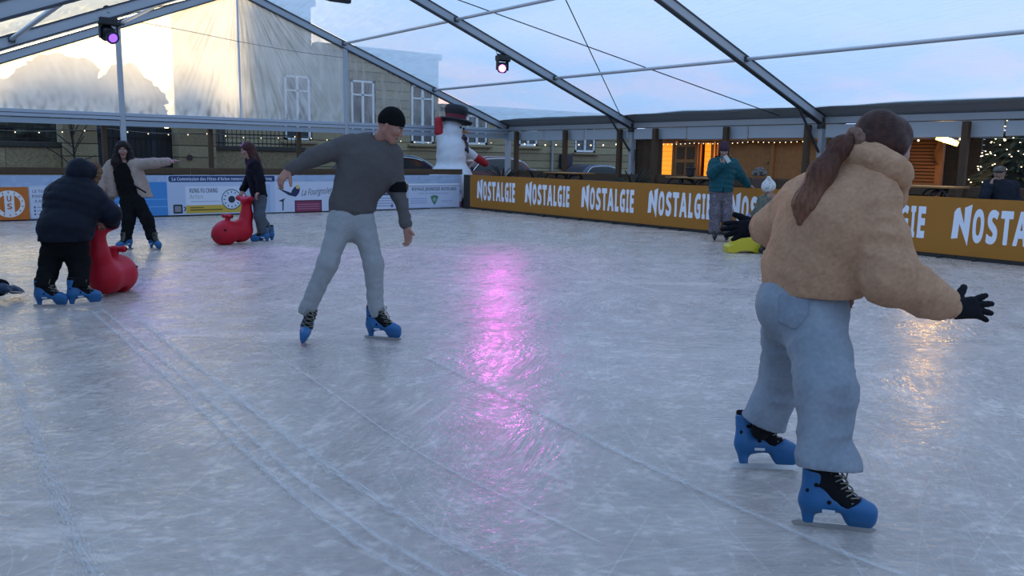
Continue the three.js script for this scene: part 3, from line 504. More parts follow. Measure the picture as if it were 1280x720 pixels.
{
  // garden wall, gate pillars and railings left of the house
  const Z = -25;
  const iron = M([0.012, 0.012, 0.014], 0.6);
  const wallSeg = (label, xa, xb) => {
    const t = thing('garden_wall', label, 'wall', [0, 0, Z]), n = Math.round((xb - xa) / 1.35);
    for (let k = 0; k < n; k++) part(t, 'wall_slab', bx((xb - xa) / n - 0.01, 1.55, 0.3, xa + (xb - xa) * (k + 0.5) / n, 0.775, 0), stones[k % 3]);
    part(t, 'coping', rbx(xb - xa, 0.14, 0.42, 0.02, (xa + xb) / 2, 1.62, 0), M([0.06, 0.055, 0.05], 0.9));
  };
  const rails = (label, xa, xb) => {
    const t = thing('railing', label, 'railing', [0, 1.69, Z]);
    for (const y of [0.08, 0.34, 0.86]) part(t, 'cross_bar', bx(xb - xa, 0.035, 0.03, (xa + xb) / 2, y, 0), iron);
    const n = Math.round((xb - xa) / 0.13); for (let k = 0; k <= n; k++) { const x = xa + (xb - xa) * k / n; part(t, 'bar', rod(V(x, 0, 0), V(x, 1.05, 0), 0.013, 5, 0.011), iron); }
  };
  wallSeg('pale garden wall at the left edge of the picture', -1, 4.08); rails('black iron railings above the wall at the left edge', -0.9, 4.0);
  wallSeg('pale garden wall behind the woman in the dark jacket', 8.1, 10.9); rails('black iron railings behind the woman in the dark jacket', 8.15, 10.8);
  const pillar = (label, xa, xb) => {
    const t = thing('gate_pillar', label, 'pillar', [0, 0, Z]); part(t, 'core', bx(xb - xa - 0.04, 2.32, 0.86, (xa + xb) / 2, 1.16, 0), joint);
    for (let r = 0; r < 7; r++) part(t, 'stone_block', rbx(xb - xa, 0.315, 0.92, 0.012, (xa + xb) / 2, 0.165 + r * 0.333, 0), stones[(r * 2) % 3]);
    part(t, 'cap', rbx(xb - xa + 0.2, 0.16, 1.1, 0.03, (xa + xb) / 2, 2.4, 0), stones[1]);
    return t;
  };
  pillar('coursed stone gate pillar left of the woman in the cream jacket', 4.1, 4.92);
  const p2 = pillar('coursed stone gate pillar with a small round plaque', 7.0, 8.05); part(p2, 'plaque', new THREE.CylinderGeometry(0.085, 0.085, 0.03, 18).rotateX(Math.PI / 2).translate(7.28, 1.33, 0.475), M([0.05, 0.03, 0.03], 0.5));
  const g = thing('dark_gate', 'dark closed gate between the two stone pillars', 'gate', [0, 0, Z - 0.1]);
  for (let k = 0; k < 14; k++) part(g, 'board', rbx(0.14, 2.1, 0.05, 0.01, 5.06 + k * 0.142, 1.1, 0), M(k % 5 ? [0.012, 0.013, 0.016] : [0.02, 0.03, 0.05], 0.5));
  for (const y of [0.4, 1.9]) part(g, 'cross_bar', bx(1.88, 0.1, 0.05, 5.98, y, 0.04), iron);
  // bare climbing branches on the first pillar
  const b = thing('bare_branches', 'bare black branches climbing over the left gate pillar', 'branches', [4.28, 0, Z + 0.64]);
  for (let k = 0; k < 9; k++) { const a = rnd(-1.1, 1.3), L = rnd(0.5, 1.2), y = rnd(0.9, 1.9); part(b, 'branch', tube([[0, y, 0], [Math.sin(a) * L * 0.4, y + Math.cos(a) * L * 0.5, 0.05], [Math.sin(a) * L + rnd(-0.1, 0.1), y + Math.cos(a) * L, 0]], 0.012, 8, 5), iron); }
  part(b, 'stem', tube([[0, 0, 0], [0.02, 1, 0.03], [-0.02, 2.6, 0]], 0.022, 12, 6), iron);
}
// trees beyond the gable: twigs and foliage clumps on a trunk
function tree(label, x, z, h, r, seed, color) {
  seedState = seed * 7919 + 17;
  const t = thing('tree', label, 'tree', [x, 0, z], seed, 'trees beyond the far end');
  part(t, 'trunk', tube([[0, 0, 0], [0.05, h * 0.35, 0.05], [0, h * 0.7, 0]], 0.16, 10, 7), M([0.05, 0.04, 0.035], 0.95));
  const prims = []; for (let k = 0; k < 16; k++) { const a = rnd(0, 6.28), e = rnd(0.2, 1), q = Math.sqrt(1 - Math.pow(2 * e - 1.05, 2) * 0.9) * r * rnd(0.3, 0.95), s = rnd(0.3, 0.55) * r; prims.push(ball([Math.cos(a) * q, h * (0.3 + 0.62 * e), Math.sin(a) * q], s, { k: 0.2 })); }
  part(t, 'crown', netMesh(makeField(prims, { extra: (D, X, Y, Zz) => D + 0.32 * n3(X * 2.3 + seed, Y * 2.3, Zz * 2.3) + 0.16 * n3(X * 6, Y * 6, Zz * 6 + seed) }), boundsOf(prims, 0.5), r > 2 ? 0.16 : 0.11, clothShade(color, 0.5, 3, seed)), new THREE.MeshStandardMaterial({ vertexColors: true, roughness: 1 }));
}
tree('rounded dark tree under the sunset glow at the left edge', 4.4, -38, 4.7, 2.0, 1, [0.04, 0.042, 0.028]);
tree('low bushy tree under the middle of the sunset glow', 8.0, -46.5, 5.6, 2.4, 2, [0.045, 0.045, 0.03]);
tree('small bushy tree right of the left gable post', 10.0, -42, 5.2, 1.7, 3, [0.045, 0.042, 0.03]);
tree('far left tree half outside the picture', 1.0, -45, 5.5, 2.4, 4, [0.04, 0.042, 0.028]);
{
  const t = thing('conifer', 'slim dark conifer behind the left gable post', 'tree', [5.95, 0, -30]); part(t, 'trunk', rod(V(0, 0, 0), V(0, 3.6, 0), 0.07, 7, 0.02), M([0.04, 0.03, 0.025], 1));
  const gs = []; for (let k = 0; k < 150; k++) { const y = rnd(0.4, 3.7), a = rnd(0, 6.28), L = (3.9 - y) * 0.2 + 0.08, d = V(Math.cos(a), -0.25, Math.sin(a)); gs.push(rod(V(0, y, 0), V(0, y, 0).addScaledVector(d, L), 0.09, 5, 0.01)); }
  part(t, 'branches', merge(gs), M([0.03, 0.038, 0.026], 1)).userData.kind = 'stuff';
}
// ---------------------------------------------------------------- string lights
function stringLights(label, pts, n, sag, r = 0.02) {
  const t = thing('string_lights', label, 'string lights'), P = []; for (let i = 0; i < pts.length - 1; i++) for (let k = 0; k < 6; k++) { const a = pts[i], b = pts[i + 1], s = k / 6; P.push(V(lerp(a[0], b[0], s), lerp(a[1], b[1], s) - sag * 4 * s * (1 - s), lerp(a[2], b[2], s))); } P.push(V(...pts[pts.length - 1]));
  part(t, 'wire', tube(P, 0.006, P.length * 3, 5), M([0.3, 0.3, 0.28], 0.6)); const c = new THREE.CatmullRomCurve3(P), bulb = new THREE.SphereGeometry(r, 10, 8), glow = M([0.9, 0.75, 0.5], 0.4, { emissive: new THREE.Color(1, 0.78, 0.45), emissiveIntensity: 2 });
  for (let i = 0; i < n; i++) { const q = c.getPointAt((i + 0.5) / n); part(t, 'light_bulb', bulb, glow).position.set(q.x, q.y - 0.03, q.z); }
}
stringLights('string of tiny bulbs hung across the open strip of the far end', [[2.0, 1.93, -22.03], [4.55, 2.03, -22.03], [7.06, 1.99, -22.03], [9.46, 1.98, -22.03], [12.0, 1.98, -22.03], [16.3, 1.98, -22.03]], 30, 0.07, 0.013);
stringLights('string of warm bulbs along the eave of the chalets', [[18.85, 2.0, -17.9], [18.85, 2.0, -16], [18.85, 2.03, -14], [18.85, 2.05, -12.2]], 34, 0.03, 0.012);
stringLights('string of bulbs sagging between the terrace posts behind the plants', [[16.4, 1.95, -20.97], [16.4, 1.93, -18.6], [16.4, 1.93, -16.4]], 9, 0.04);
stringLights('single string of bulbs in front of the lit fir tree', [[16.4, 2.01, -9.45], [16.4, 2.0, -7.34], [16.4, 1.99, -4.7]], 6, 0.03);

// ---------------------------------------------------------------- chalets on the right
{
  const t = thing('market_chalet', 'wooden market chalet with glowing orange windows', 'chalet', [19.1, 0, 0]);
  const glow = M([0.8, 0.36, 0.05], 0.6, { emissive: new THREE.Color(1.0, 0.30, 0.015), emissiveIntensity: 0.85 });
  const plank = (n, za, zb, y0, y1, x, m) => { const h = (y1 - y0) / n; for (let k = 0; k < n; k++) part(t, 'plank', rbx(0.03, h - 0.008, zb - za, 0.005, x, y0 + h * (k + 0.5), (za + zb) / 2), m); };
  const warm = M([1, 1, 1], 0.7, { map: woodTex([184, 126, 72], [136, 88, 46], 9) });
  plank(5, -18.1, -12.1, 0.3, 1.0, 0, woodBrown); plank(3, -18.1, -12.1, 2.02, 2.3, 0, warm);
  part(t, 'counter_board', rbx(0.25, 0.05, 6, 0.01, -0.08, 1.02, -15.1), woodBrown);
  const room = (za, zb) => {      // a lit recess with boarded back wall
    const w = part(t, 'window', merge([bx(0.06, 1.0, 0.07, 0, 1.52, za), bx(0.06, 1.0, 0.07, 0, 1.52, zb), bx(0.06, 0.06, zb - za, 0, 2.01, (za + zb) / 2)]), warm);
    for (let k = 0; k < 7; k++) part(w, 'lit_board', rbx(0.02, 0.135, zb - za - 0.06, 0.004, 0.18, 1.1 + k * 0.142, (za + zb) / 2), glow);
    const l = new THREE.RectAreaLight(new THREE.Color(1, 0.42, 0.08), 2.2, zb - za, 0.9); l.position.set(0.14, 1.52, (za + zb) / 2); l.rotation.y = Math.PI / 2; l.rotation.y = -Math.PI / 2 + Math.PI; l.name = 'window_glow'; t.add(l); l.lookAt(18, 1.3, (za + zb) / 2);
  };
  room(-18.02, -16.95); room(-15.95, -15.5); room(-15.36, -15.16);
  const door = part(t, 'door', rbx(0.05, 1.7, 0.86, 0.01, 0.01, 1.15, -16.47), warm);
  for (const y of [1.25, 1.7]) for (const z of [-16.66, -16.28]) part(door, 'door_panel', rbx(0.02, 0.34, 0.28, 0.006, -0.03, y, z), woodBrown);
  for (const [za, zb] of [[-15.08, -13.5], [-13.42, -12.2]]) { const s = part(t, 'shutter', rbx(0.04, 0.98, zb - za, 0.01, 0.0, 1.52, (za + zb) / 2), M([1, 1, 1], 0.75, { map: warm.map, color: new THREE.Color(0.9, 0.76, 0.6) })); part(s, 'latch', rbx(0.03, 0.05, 0.03, 0.005, -0.03, 1.45, zb - 0.1), M([0.05, 0.05, 0.05], 0.5)); }
  for (const z of [-18.13, -15.12, -13.46, -12.14]) part(t, 'corner_post', rbx(0.1, 2.1, 0.1, 0.01, -0.03, 1.25, z), warm);
  part(t, 'fascia', rbx(0.06, 0.22, 4.3, 0.01, -0.25, 2.14, -14.2), warm);
  part(t, 'roof', bar(V(-0.45, 2.25, -15.1), V(3.2, 3.1, -15.1), 6.6, 0.06), M([0.05, 0.045, 0.04], 0.85)); part(t, 'back_wall', bx(0.05, 2.3, 6, 1.9, 1.15, -15.1), woodBrown);
  for (const z of [-18.1, -12.1]) part(t, 'side_wall', bx(1.9, 2.3, 0.05, 0.95, 1.15, z), woodBrown);
}
{
  const t = thing('market_chalet', 'wooden chalet with a closed slatted shutter beside the heater', 'chalet', [19, 0, 0]);
  const warm = M([1, 1, 1], 0.7, { map: woodTex([150, 100, 52], [110, 70, 34], 12) });
  for (let k = 0; k < 17; k++) part(t, 'shutter_slat', rbx(0.03, 0.058, 1.02, 0.008, 0.0, 0.82 + k * 0.076, -9.62).rotateZ(0.0), warm);
  part(t, 'shutter_back', bx(0.03, 1.5, 1.1, 0.05, 1.4, -9.62), M([0.03, 0.018, 0.01], 0.9));
  part(t, 'corner_post', rbx(0.12, 2.2, 0.14, 0.012, -0.05, 1.2, -9.02), warm); part(t, 'corner_post', rbx(0.12, 2.2, 0.1, 0.012, -0.05, 1.2, -10.3), warm);
  part(t, 'header_beam', rbx(0.14, 0.14, 1.7, 0.012, -0.06, 2.12, -9.5), warm); part(t, 'outrigger', bar(V(-0.05, 2.08, -9.02), V(-0.95, 2.1, -8.55), 0.1, 0.12), warm);
  part(t, 'curved_bracket', tube([[-0.05, 1.45, -9.02], [-0.25, 1.7, -9.02], [-0.5, 1.92, -8.85], [-0.8, 2.04, -8.65]], 0.05, 14, 6), warm);
  part(t, 'roof', bar(V(-0.75, 2.2, -9.7), V(2.6, 3.0, -9.7), 2.0, 0.06), M([0.06, 0.03, 0.02], 0.8)); for (let k = 0; k < 5; k++) part(t, 'plank', rbx(0.03, 0.14, 1.35, 0.005, 0, 0.1 + k * 0.145, -9.65), woodBrown);
  part(t, 'back_wall', bx(0.05, 2.2, 1.4, 1.9, 1.1, -9.7), woodBrown);
}
{
  const t = thing('market_chalet', 'grey boarded chalet behind the heater with a cross braced hatch', 'chalet', [22.2, 0, -0.9]);
  for (let k = 0; k < 16; k++) part(t, 'plank', rbx(0.03, 0.13, 2.2, 0.005, 0, 0.12 + k * 0.138, -8.3), M([1, 1, 1], 0.85, { map: woodGrey.map, color: new THREE.Color(0.62, 0.58, 0.5) }));
  const h = part(t, 'hatch', rbx(0.04, 0.62, 0.44, 0.008, -0.03, 1.68, -9.0), woodGrey); part(h, 'brace', bar(V(-0.06, 1.4, -8.82), V(-0.06, 1.96, -9.18), 0.05, 0.02, V(1, 0, 0)), woodBrown);
  const h2 = part(t, 'hatch', rbx(0.04, 0.62, 0.4, 0.008, -0.03, 1.68, -8.0), woodGrey); part(h2, 'brace', bar(V(-0.06, 1.4, -7.84), V(-0.06, 1.96, -8.16), 0.05, 0.02, V(1, 0, 0)), woodBrown);
  part(t, 'roof', bar(V(-0.4, 2.4, -8.3), V(2.2, 3.1, -8.3), 2.6, 0.06), M([0.05, 0.045, 0.04], 0.85)); part(t, 'back_wall', bx(0.05, 2.2, 2.2, 1.9, 1.1, -8.3), woodBrown);
}
{
  // infrared heater hung from the outrigger, with a bare bulb above it
  const t = thing('heat_lamp', 'glowing yellow heater bar hung from the chalet outrigger', 'heater', [18.0, 2.03, -8.5]);
  const hot = M([1, 0.7, 0.2], 0.5, { emissive: new THREE.Color(1, 0.52, 0.10), emissiveIntensity: 6 });
  const a = V(0, 0.02, -0.18), b = V(0, -0.12, 0.26);
  part(t, 'glowing_tube', bar(a, b, 0.05, 0.09), hot); part(t, 'reflector', bar(V(0.05, 0.08, -0.2), V(0.05, -0.06, 0.28), 0.16, 0.02), M([0.3, 0.3, 0.3], 0.3, { metalness: 0.9 }));
  part(t, 'lamp_bulb', new THREE.SphereGeometry(0.06, 14, 10).scale(0.8, 1.6, 0.8).translate(0, 0.17, -0.1), hot); part(t, 'bracket', rod(V(0.05, 0.0, 0), V(0.05, 0.12, 0), 0.012), aluDark);
  const l = new THREE.PointLight(new THREE.Color(1, 0.55, 0.14), 4); l.position.set(-0.12, -0.02, 0.02); l.shadow.radius = 4; l.castShadow = true; l.name = 'heater_light'; t.add(l);
}
{
  const t = thing('fir_tree', 'dark fir tree covered with tiny warm lights at the right edge', 'tree', [18.9, 0, -7.35]); t.scale.set(1.1, 0.66, 1.1);
  part(t, 'trunk', rod(V(0, 0, 0), V(0, 4.3, 0), 0.08, 8, 0.02), M([0.04, 0.03, 0.02], 1));
  const gs = []; for (let k = 0; k < 900; k++) { const y = rnd(0.35, 4.1), a = rnd(0, 6.28), L = ((4.4 - y) * 0.34 + 0.1) * rnd(0.75, 1), r0 = L * rnd(0.2, 0.5); gs.push(rod(V(Math.cos(a) * L * 0.6, y + 0.0, Math.sin(a) * L * 0.6), V(Math.cos(a + rnd(-0.1, 0.1)) * L, y - rnd(0.08, 0.2), Math.sin(a) * L), 0.06, 5, 0.006)); }
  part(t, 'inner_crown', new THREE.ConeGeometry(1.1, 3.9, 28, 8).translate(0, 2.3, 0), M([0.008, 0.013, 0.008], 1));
  part(t, 'branches', merge(gs), M([0.012, 0.022, 0.012], 1)).userData.kind = 'stuff';
  const glow = M([1, 0.8, 0.5], 0.5, { emissive: new THREE.Color(1, 0.82, 0.48), emissiveIntensity: 3 }), s = new THREE.SphereGeometry(0.014, 8, 6);
  for (let k = 0; k < 170; k++) { const y = rnd(1.0, 4.2), a = rnd(1.2, 5.6), L = ((4.4 - y) * 0.34 + 0.1) * rnd(0.88, 1.03); part(t, 'light_bulb', s, glow).position.set(Math.cos(a) * L, y - 0.15, Math.sin(a) * L); }
}
// bench tables on the terrace, black hoop legs
function benchTable(label, z, L) {
  const t = thing('bench_table', label, 'table', [14.55, 0.325, z]);
  const blk = M([0.012, 0.012, 0.013], 0.35); for (let k = 0; k < 4; k++) part(t, 'top_board', rbx(0.155, 0.03, L, 0.006, -0.24 + k * 0.16, 0.78, 0), woodHoney);
  for (const s of [-1, 1]) for (const e of [0, 0.07]) { const zz = s * (L / 2 - 0.22 - e); part(t, 'hoop_leg', tube([[-0.26, 0, zz - 0.2 * s], [-0.24, 0.45, zz - 0.18 * s], [-0.18, 0.70, zz - 0.1 * s], [0, 0.75, zz], [0.18, 0.70, zz - 0.1 * s], [0.24, 0.45, zz - 0.18 * s], [0.26, 0, zz - 0.2 * s]], 0.018, 30, 8), blk); }
  for (const s of [-1, 1]) part(t, 'hoop_leg', tube([[-0.28, 0, s * L * 0.3 - 0.25], [-0.28, 0.62, s * L * 0.3 - 0.22], [-0.28, 0.75, s * L * 0.3 - 0.1], [-0.28, 0.75, s * L * 0.3 + 0.1], [-0.28, 0.62, s * L * 0.3 + 0.22], [-0.28, 0, s * L * 0.3 + 0.25]], 0.02, 30, 8), blk);
}
benchTable('bench table with black hoop legs near the far corner', -16.5, 1.3);
benchTable('bench table with black hoop legs carrying the dark bag', -12.2, 1.3);
benchTable('bench table under the heater, its top lit pale', -7.3, 1.55);
{
  const t = thing('bag', 'small dark bag standing on the bench table', 'bag', [14.5, 1.12, -12.35]); const m = M([0.012, 0.01, 0.014], 0.7);
  part(t, 'body', rbx(0.13, 0.2, 0.17, 0.05, 0, 0.1, 0), m); part(t, 'flap', rbx(0.15, 0.05, 0.18, 0.02, 0, 0.185, 0), m); part(t, 'strap', tube([[0, 0.19, -0.05], [0, 0.26, 0], [0, 0.19, 0.05]], 0.008, 12), m);
  const p = thing('potted_bush', 'pale grey bushy plant in a reddish pot behind the woman in teal', 'plant', [14.6, 0.325, -10.6]);
  part(p, 'pot', new THREE.LatheGeometry([[0.0, 0], [0.1, 0], [0.14, 0.78], [0.15, 0.82], [0.13, 0.82], [0.0, 0.8]].map(([a, b]) => new THREE.Vector2(a, b)), 20), M([0.12, 0.07, 0.06], 0.8));
  const gs = []; for (let k = 0; k < 160; k++) { const a = rnd(0, 6.28), e = rnd(-0.2, 1.4), r = rnd(0.06, 0.15); gs.push(new THREE.IcosahedronGeometry(rnd(0.018, 0.035), 0).translate(Math.cos(a) * Math.cos(e) * r, 0.9 + Math.sin(e) * r * 0.9, Math.sin(a) * Math.cos(e) * r)); }
  part(p, 'foliage', merge(gs), M([0.2, 0.18, 0.16], 1));
}
function spiky(label, x, y, z, n, h, group) {
  const t = thing('spiky_plant', label, 'plant', [x, y, z], 0, group), leaf = M([0.018, 0.026, 0.018], 0.7);
  part(t, 'pot', new THREE.LatheGeometry([[0, 0], [0.16, 0], [0.2, 0.4], [0.18, 0.4], [0, 0.38]].map(([a, b]) => new THREE.Vector2(a, b)), 18), M([0.03, 0.03, 0.035], 0.7));
  for (let k = 0; k < n; k++) { const a = rnd(0, 6.28), e = rnd(0.25, 1.25), L = h * rnd(0.6, 1); part(t, 'leaf', tube([[0, 0.36, 0], [Math.cos(a) * Math.cos(e) * L * 0.5, 0.4 + Math.sin(e) * L * 0.55, Math.sin(a) * Math.cos(e) * L * 0.5], [Math.cos(a) * Math.cos(e) * L, 0.38 + Math.sin(e) * L * 0.95, Math.sin(a) * Math.cos(e) * L]], 0.014, 8, 5), leaf); }
}
spiky('dark spiky plant beside the snowman at the corner', 15.25, 0.33, -20.35, 26, 0.7);
spiky('dark spiky plant behind the far corner post', 15.62, 0.33, -19.2, 22, 0.55);
spiky('dark spiky plant in front of the boarded tent post', 14.75, 0.33, -14.35, 26, 0.75);

// ---------------------------------------------------------------- inflatable snowman
{
  const t = thing('inflatable_snowman', 'tall white inflatable snowman with black hat and red mittens', 'snowman', [13.86, 0, -21.03]); t.scale.setScalar(0.95);
  const whiteM = M([0.72, 0.74, 0.78], 0.45, { sheen: 0.2 }), red = M([0.42, 0.012, 0.02], 0.55), blackM = M([0.012, 0.01, 0.016], 0.6);
  const pr = [ball([0, 0.75, 0], 0.72, { k: 0.12 }), cone([0, 1.55, 0], [0, 1.85, 0], 0.47, 0.45, { k: 0.16 }), ball([0.02, 2.38, 0], 0.36, { k: 0.14 }), cone([-0.36, 1.8, 0], [-0.46, 2.32, 0.02], 0.13, 0.12, { k: 0.1 }), cone([0.36, 1.85, 0.05], [0.92, 1.52, 0.12], 0.14, 0.12, { k: 0.1 })];
  part(t, 'body', netMesh(makeField(pr, { noise: [0.012, 6] }), boundsOf(pr, 0.08), 0.035), whiteM);
  for (const [a, b] of [[[-0.47, 2.3, 0.02], [-0.49, 2.66, 0.02]], [[0.9, 1.53, 0.12], [1.2, 1.36, 0.16]]]) { const q = [cone(a, b, 0.135, 0.12, { k: 0.03 })]; part(t, 'mitten', netMesh(makeField(q), boundsOf(q, 0.05), 0.03), red); }
  const hat = part(t, 'hat', new THREE.LatheGeometry([[0, 0.5], [0.3, 0.5], [0.36, 0.44], [0.37, 0.32], [0.3, 0.1], [0.3, 0.08], [0.52, 0.06], [0.56, 0.02], [0.52, -0.03], [0, -0.02]].map(([a, b]) => new THREE.Vector2(a, b)), 32).rotateZ(-0.16).translate(0.1, 2.64, 0.05), blackM);
  part(hat, 'hat_band', new THREE.CylinderGeometry(0.335, 0.315, 0.15, 32, 1, true).rotateZ(-0.16).translate(0.125, 2.79, 0.05), M([0.2, 0.01, 0.03], 0.6, { side: THREE.DoubleSide }));
  for (const [x, y, z] of [[0.3, 2.12, 0.37], [0.32, 1.78, 0.36], [0.42, 1.2, 0.56]]) part(t, 'button', new THREE.SphereGeometry(0.06, 16, 10).translate(x, y, z), blackM);
  part(t, 'nose', rod(V(0.24, 2.34, 0.25), V(0.5, 2.28, 0.42), 0.05, 10, 0.008), M([0.5, 0.16, 0.02], 0.6));
  for (const [x, y] of [[0.12, 2.45], [0.3, 2.42]]) part(t, 'eye', new THREE.SphereGeometry(0.04, 12, 8).translate(x, y, x > 0.2 ? 0.24 : 0.33), blackM);
  const sc = [cone([0.2, 2.12, 0.3], [0.34, 2.2, 0.2], 0.05, 0.05), cone([0.34, 2.2, 0.2], [0.42, 1.95, 0.26], 0.05, 0.04), cone([0.42, 1.95, 0.26], [0.44, 1.7, 0.3], 0.045, 0.035)]; part(t, 'scarf_end', netMesh(makeField(sc), boundsOf(sc, 0.04), 0.02), M([0.12, 0.06, 0.07], 0.8));
}
// parked cars behind the far barrier
function car(label, x, z, turn, color, size = 1) {
  const t = thing('parked_car', label, 'car', [x, 0, z], turn), paint = M(color, 0.3, { clearcoat: 1, clearcoatRoughness: 0.1 });
  const s = new THREE.Shape(); s.moveTo(-2.1, 0.3); s.lineTo(-2.15, 0.75); s.quadraticCurveTo(-2.0, 0.92, -1.2, 0.95); s.quadraticCurveTo(-0.75, 1.38, -0.3, 1.42); s.lineTo(0.7, 1.42); s.quadraticCurveTo(1.3, 1.35, 1.7, 0.98); s.quadraticCurveTo(2.1, 0.95, 2.1, 0.7); s.lineTo(2.08, 0.3); s.closePath();
  part(t, 'bodywork', new THREE.ExtrudeGeometry(s, { depth: 1.5, bevelEnabled: true, bevelSize: 0.1, bevelThickness: 0.12, bevelSegments: 3, curveSegments: 10 }).translate(0, 0, -0.75), paint);
  const w = new THREE.Shape(); w.moveTo(-0.98, 0.98); w.quadraticCurveTo(-0.65, 1.3, -0.28, 1.36); w.lineTo(0.66, 1.36); w.quadraticCurveTo(1.1, 1.3, 1.42, 1.0); w.closePath();
  for (const e of [0.87, -0.9]) part(t, 'side_window', new THREE.ExtrudeGeometry(w, { depth: 0.03, bevelEnabled: false }).translate(0, 0, e), paneGlass);
  part(t, 'roof_strip', tube([[-1.05, 0.98, 0.9], [-0.65, 1.34, 0.9], [-0.25, 1.41, 0.9], [0.7, 1.41, 0.9], [1.15, 1.32, 0.9]], 0.02, 30), M([0.7, 0.72, 0.75], 0.15, { metalness: 0.9 }));
  t.scale.setScalar(size);
  for (const [a, b] of [[-1.35, 0.78], [1.35, 0.78], [-1.35, -0.78], [1.35, -0.78]]) part(t, 'wheel', new THREE.CylinderGeometry(0.32, 0.32, 0.2, 24).rotateX(Math.PI / 2).translate(a, 0.32, b), M([0.012, 0.012, 0.012], 0.8));
}
car('dark blue parked car behind the man in grey', 13.1, -24.2, 0.02, [0.012, 0.02, 0.05]);
car('dark red parked car behind the plants at the corner', 18.7, -26.2, 0.0, [0.10, 0.02, 0.02]);
car('blue parked car beyond the terrace by the house', 26.3, -28.4, 0.0, [0.008, 0.022, 0.06], 0.8);

// ---------------------------------------------------------------- lamps hung in the tent
function movingHead(label, pos, aim, glow, light, power, angle, lens = 1) {
  const t = thing('stage_lamp', label, 'stage lamp', pos), blk = M([0.012, 0.011, 0.013], 0.5);
  part(t, 'clamp', merge([new THREE.TorusGeometry(0.055, 0.016, 8, 16).translate(0, 0.36, 0), bx(0.05, 0.09, 0.05, 0, 0.28, 0), bx(0.3, 0.03, 0.05, 0, 0.235, 0)]), blk);
  part(t, 'base_box', merge([rbx(0.3, 0.13, 0.2, 0.025, 0, 0.155, 0), rbx(0.06, 0.07, 0.14, 0.02, 0.17, 0.12, 0)]), blk);
  part(t, 'safety_cable', tube([[-0.12, 0.2, 0], [-0.2, 0.3, 0.02], [-0.1, 0.36, 0.02], [0.02, 0.3, 0.04], [0.1, 0.4, 0]], 0.007, 24), blk);
  part(t, 'yoke', merge([rbx(0.03, 0.24, 0.1, 0.01, -0.14, 0, 0), rbx(0.03, 0.24, 0.1, 0.01, 0.14, 0, 0)]), blk);
  const d = V(...aim).sub(V(...pos)).normalize(), q = new THREE.Quaternion().setFromUnitVectors(V(0, 0, 1), d);
  const head = part(t, 'lamp_head', merge([rbx(0.22, 0.24, 0.2, 0.06, 0, 0, -0.05), new THREE.CylinderGeometry(0.11, 0.1, 0.12, 24).rotateX(Math.PI / 2).translate(0, 0, 0.09)]), blk); head.quaternion.copy(q); head.position.set(0, -0.06, 0);
  const face = part(head, 'lamp_lens', new THREE.CylinderGeometry(0.082 * lens, 0.082 * lens, 0.02, 28).rotateX(Math.PI / 2).translate(0, 0, 0.155), glow);
  part(head, 'lens_ring', new THREE.TorusGeometry(0.098, 0.014, 8, 28).translate(0, 0, 0.155), blk);
  const s = new THREE.SpotLight(light, power, 0, angle, 0.7); s.position.copy(V(...pos)).add(V(0, -0.06, 0)).addScaledVector(d, 0.2); s.target.position.set(...aim); s.castShadow = true; s.shadow.radius = 3; s.name = 'stage_lamp_beam'; scene.add(s, s.target);
  return face;
}
movingHead('stage lamp glowing bright pink under the tent rafter', [12.06, 3.63, -16.13], [1.5, 0.4, -2.2], M([1, 0.2, 0.9], 0.4, { emissive: new THREE.Color(1, 0.13, 0.85), emissiveIntensity: 6 }), new THREE.Color(1, 0.08, 0.8), 15, 0.5);
movingHead('stage lamp with a small violet lens by the sunset glow', [3.51, 3.545, -16.13], [5.6, 0, -9.0], M([0.4, 0.2, 1], 0.4, { emissive: new THREE.Color(0.2, 0.06, 1), emissiveIntensity: 1.5 }), new THREE.Color(0.35, 0.2, 1), 42, 0.5, 0.9);
{
  const t = thing('flood_light', 'flat black flood light switched off under the ridge', 'flood light', [7.83, 4.61, -16.13]), blk = M([0.02, 0.02, 0.022], 0.5);
  part(t, 'housing', rbx(0.5, 0.09, 0.36, 0.02, 0, 0, 0).rotateX(0.25), blk); part(t, 'lens', rbx(0.44, 0.02, 0.3, 0.008, 0, -0.048, 0).rotateX(0.25), M([0.25, 0.26, 0.28], 0.25)); part(t, 'bracket', merge([bx(0.02, 0.3, 0.03, -0.26, 0.12, 0), bx(0.02, 0.3, 0.03, 0.26, 0.12, 0), bx(0.54, 0.02, 0.03, 0, 0.27, 0)]), blk); part(t, 'hanger', rod(V(0, 0.27, 0), V(0, 0.85, 0), 0.012), blk);
}
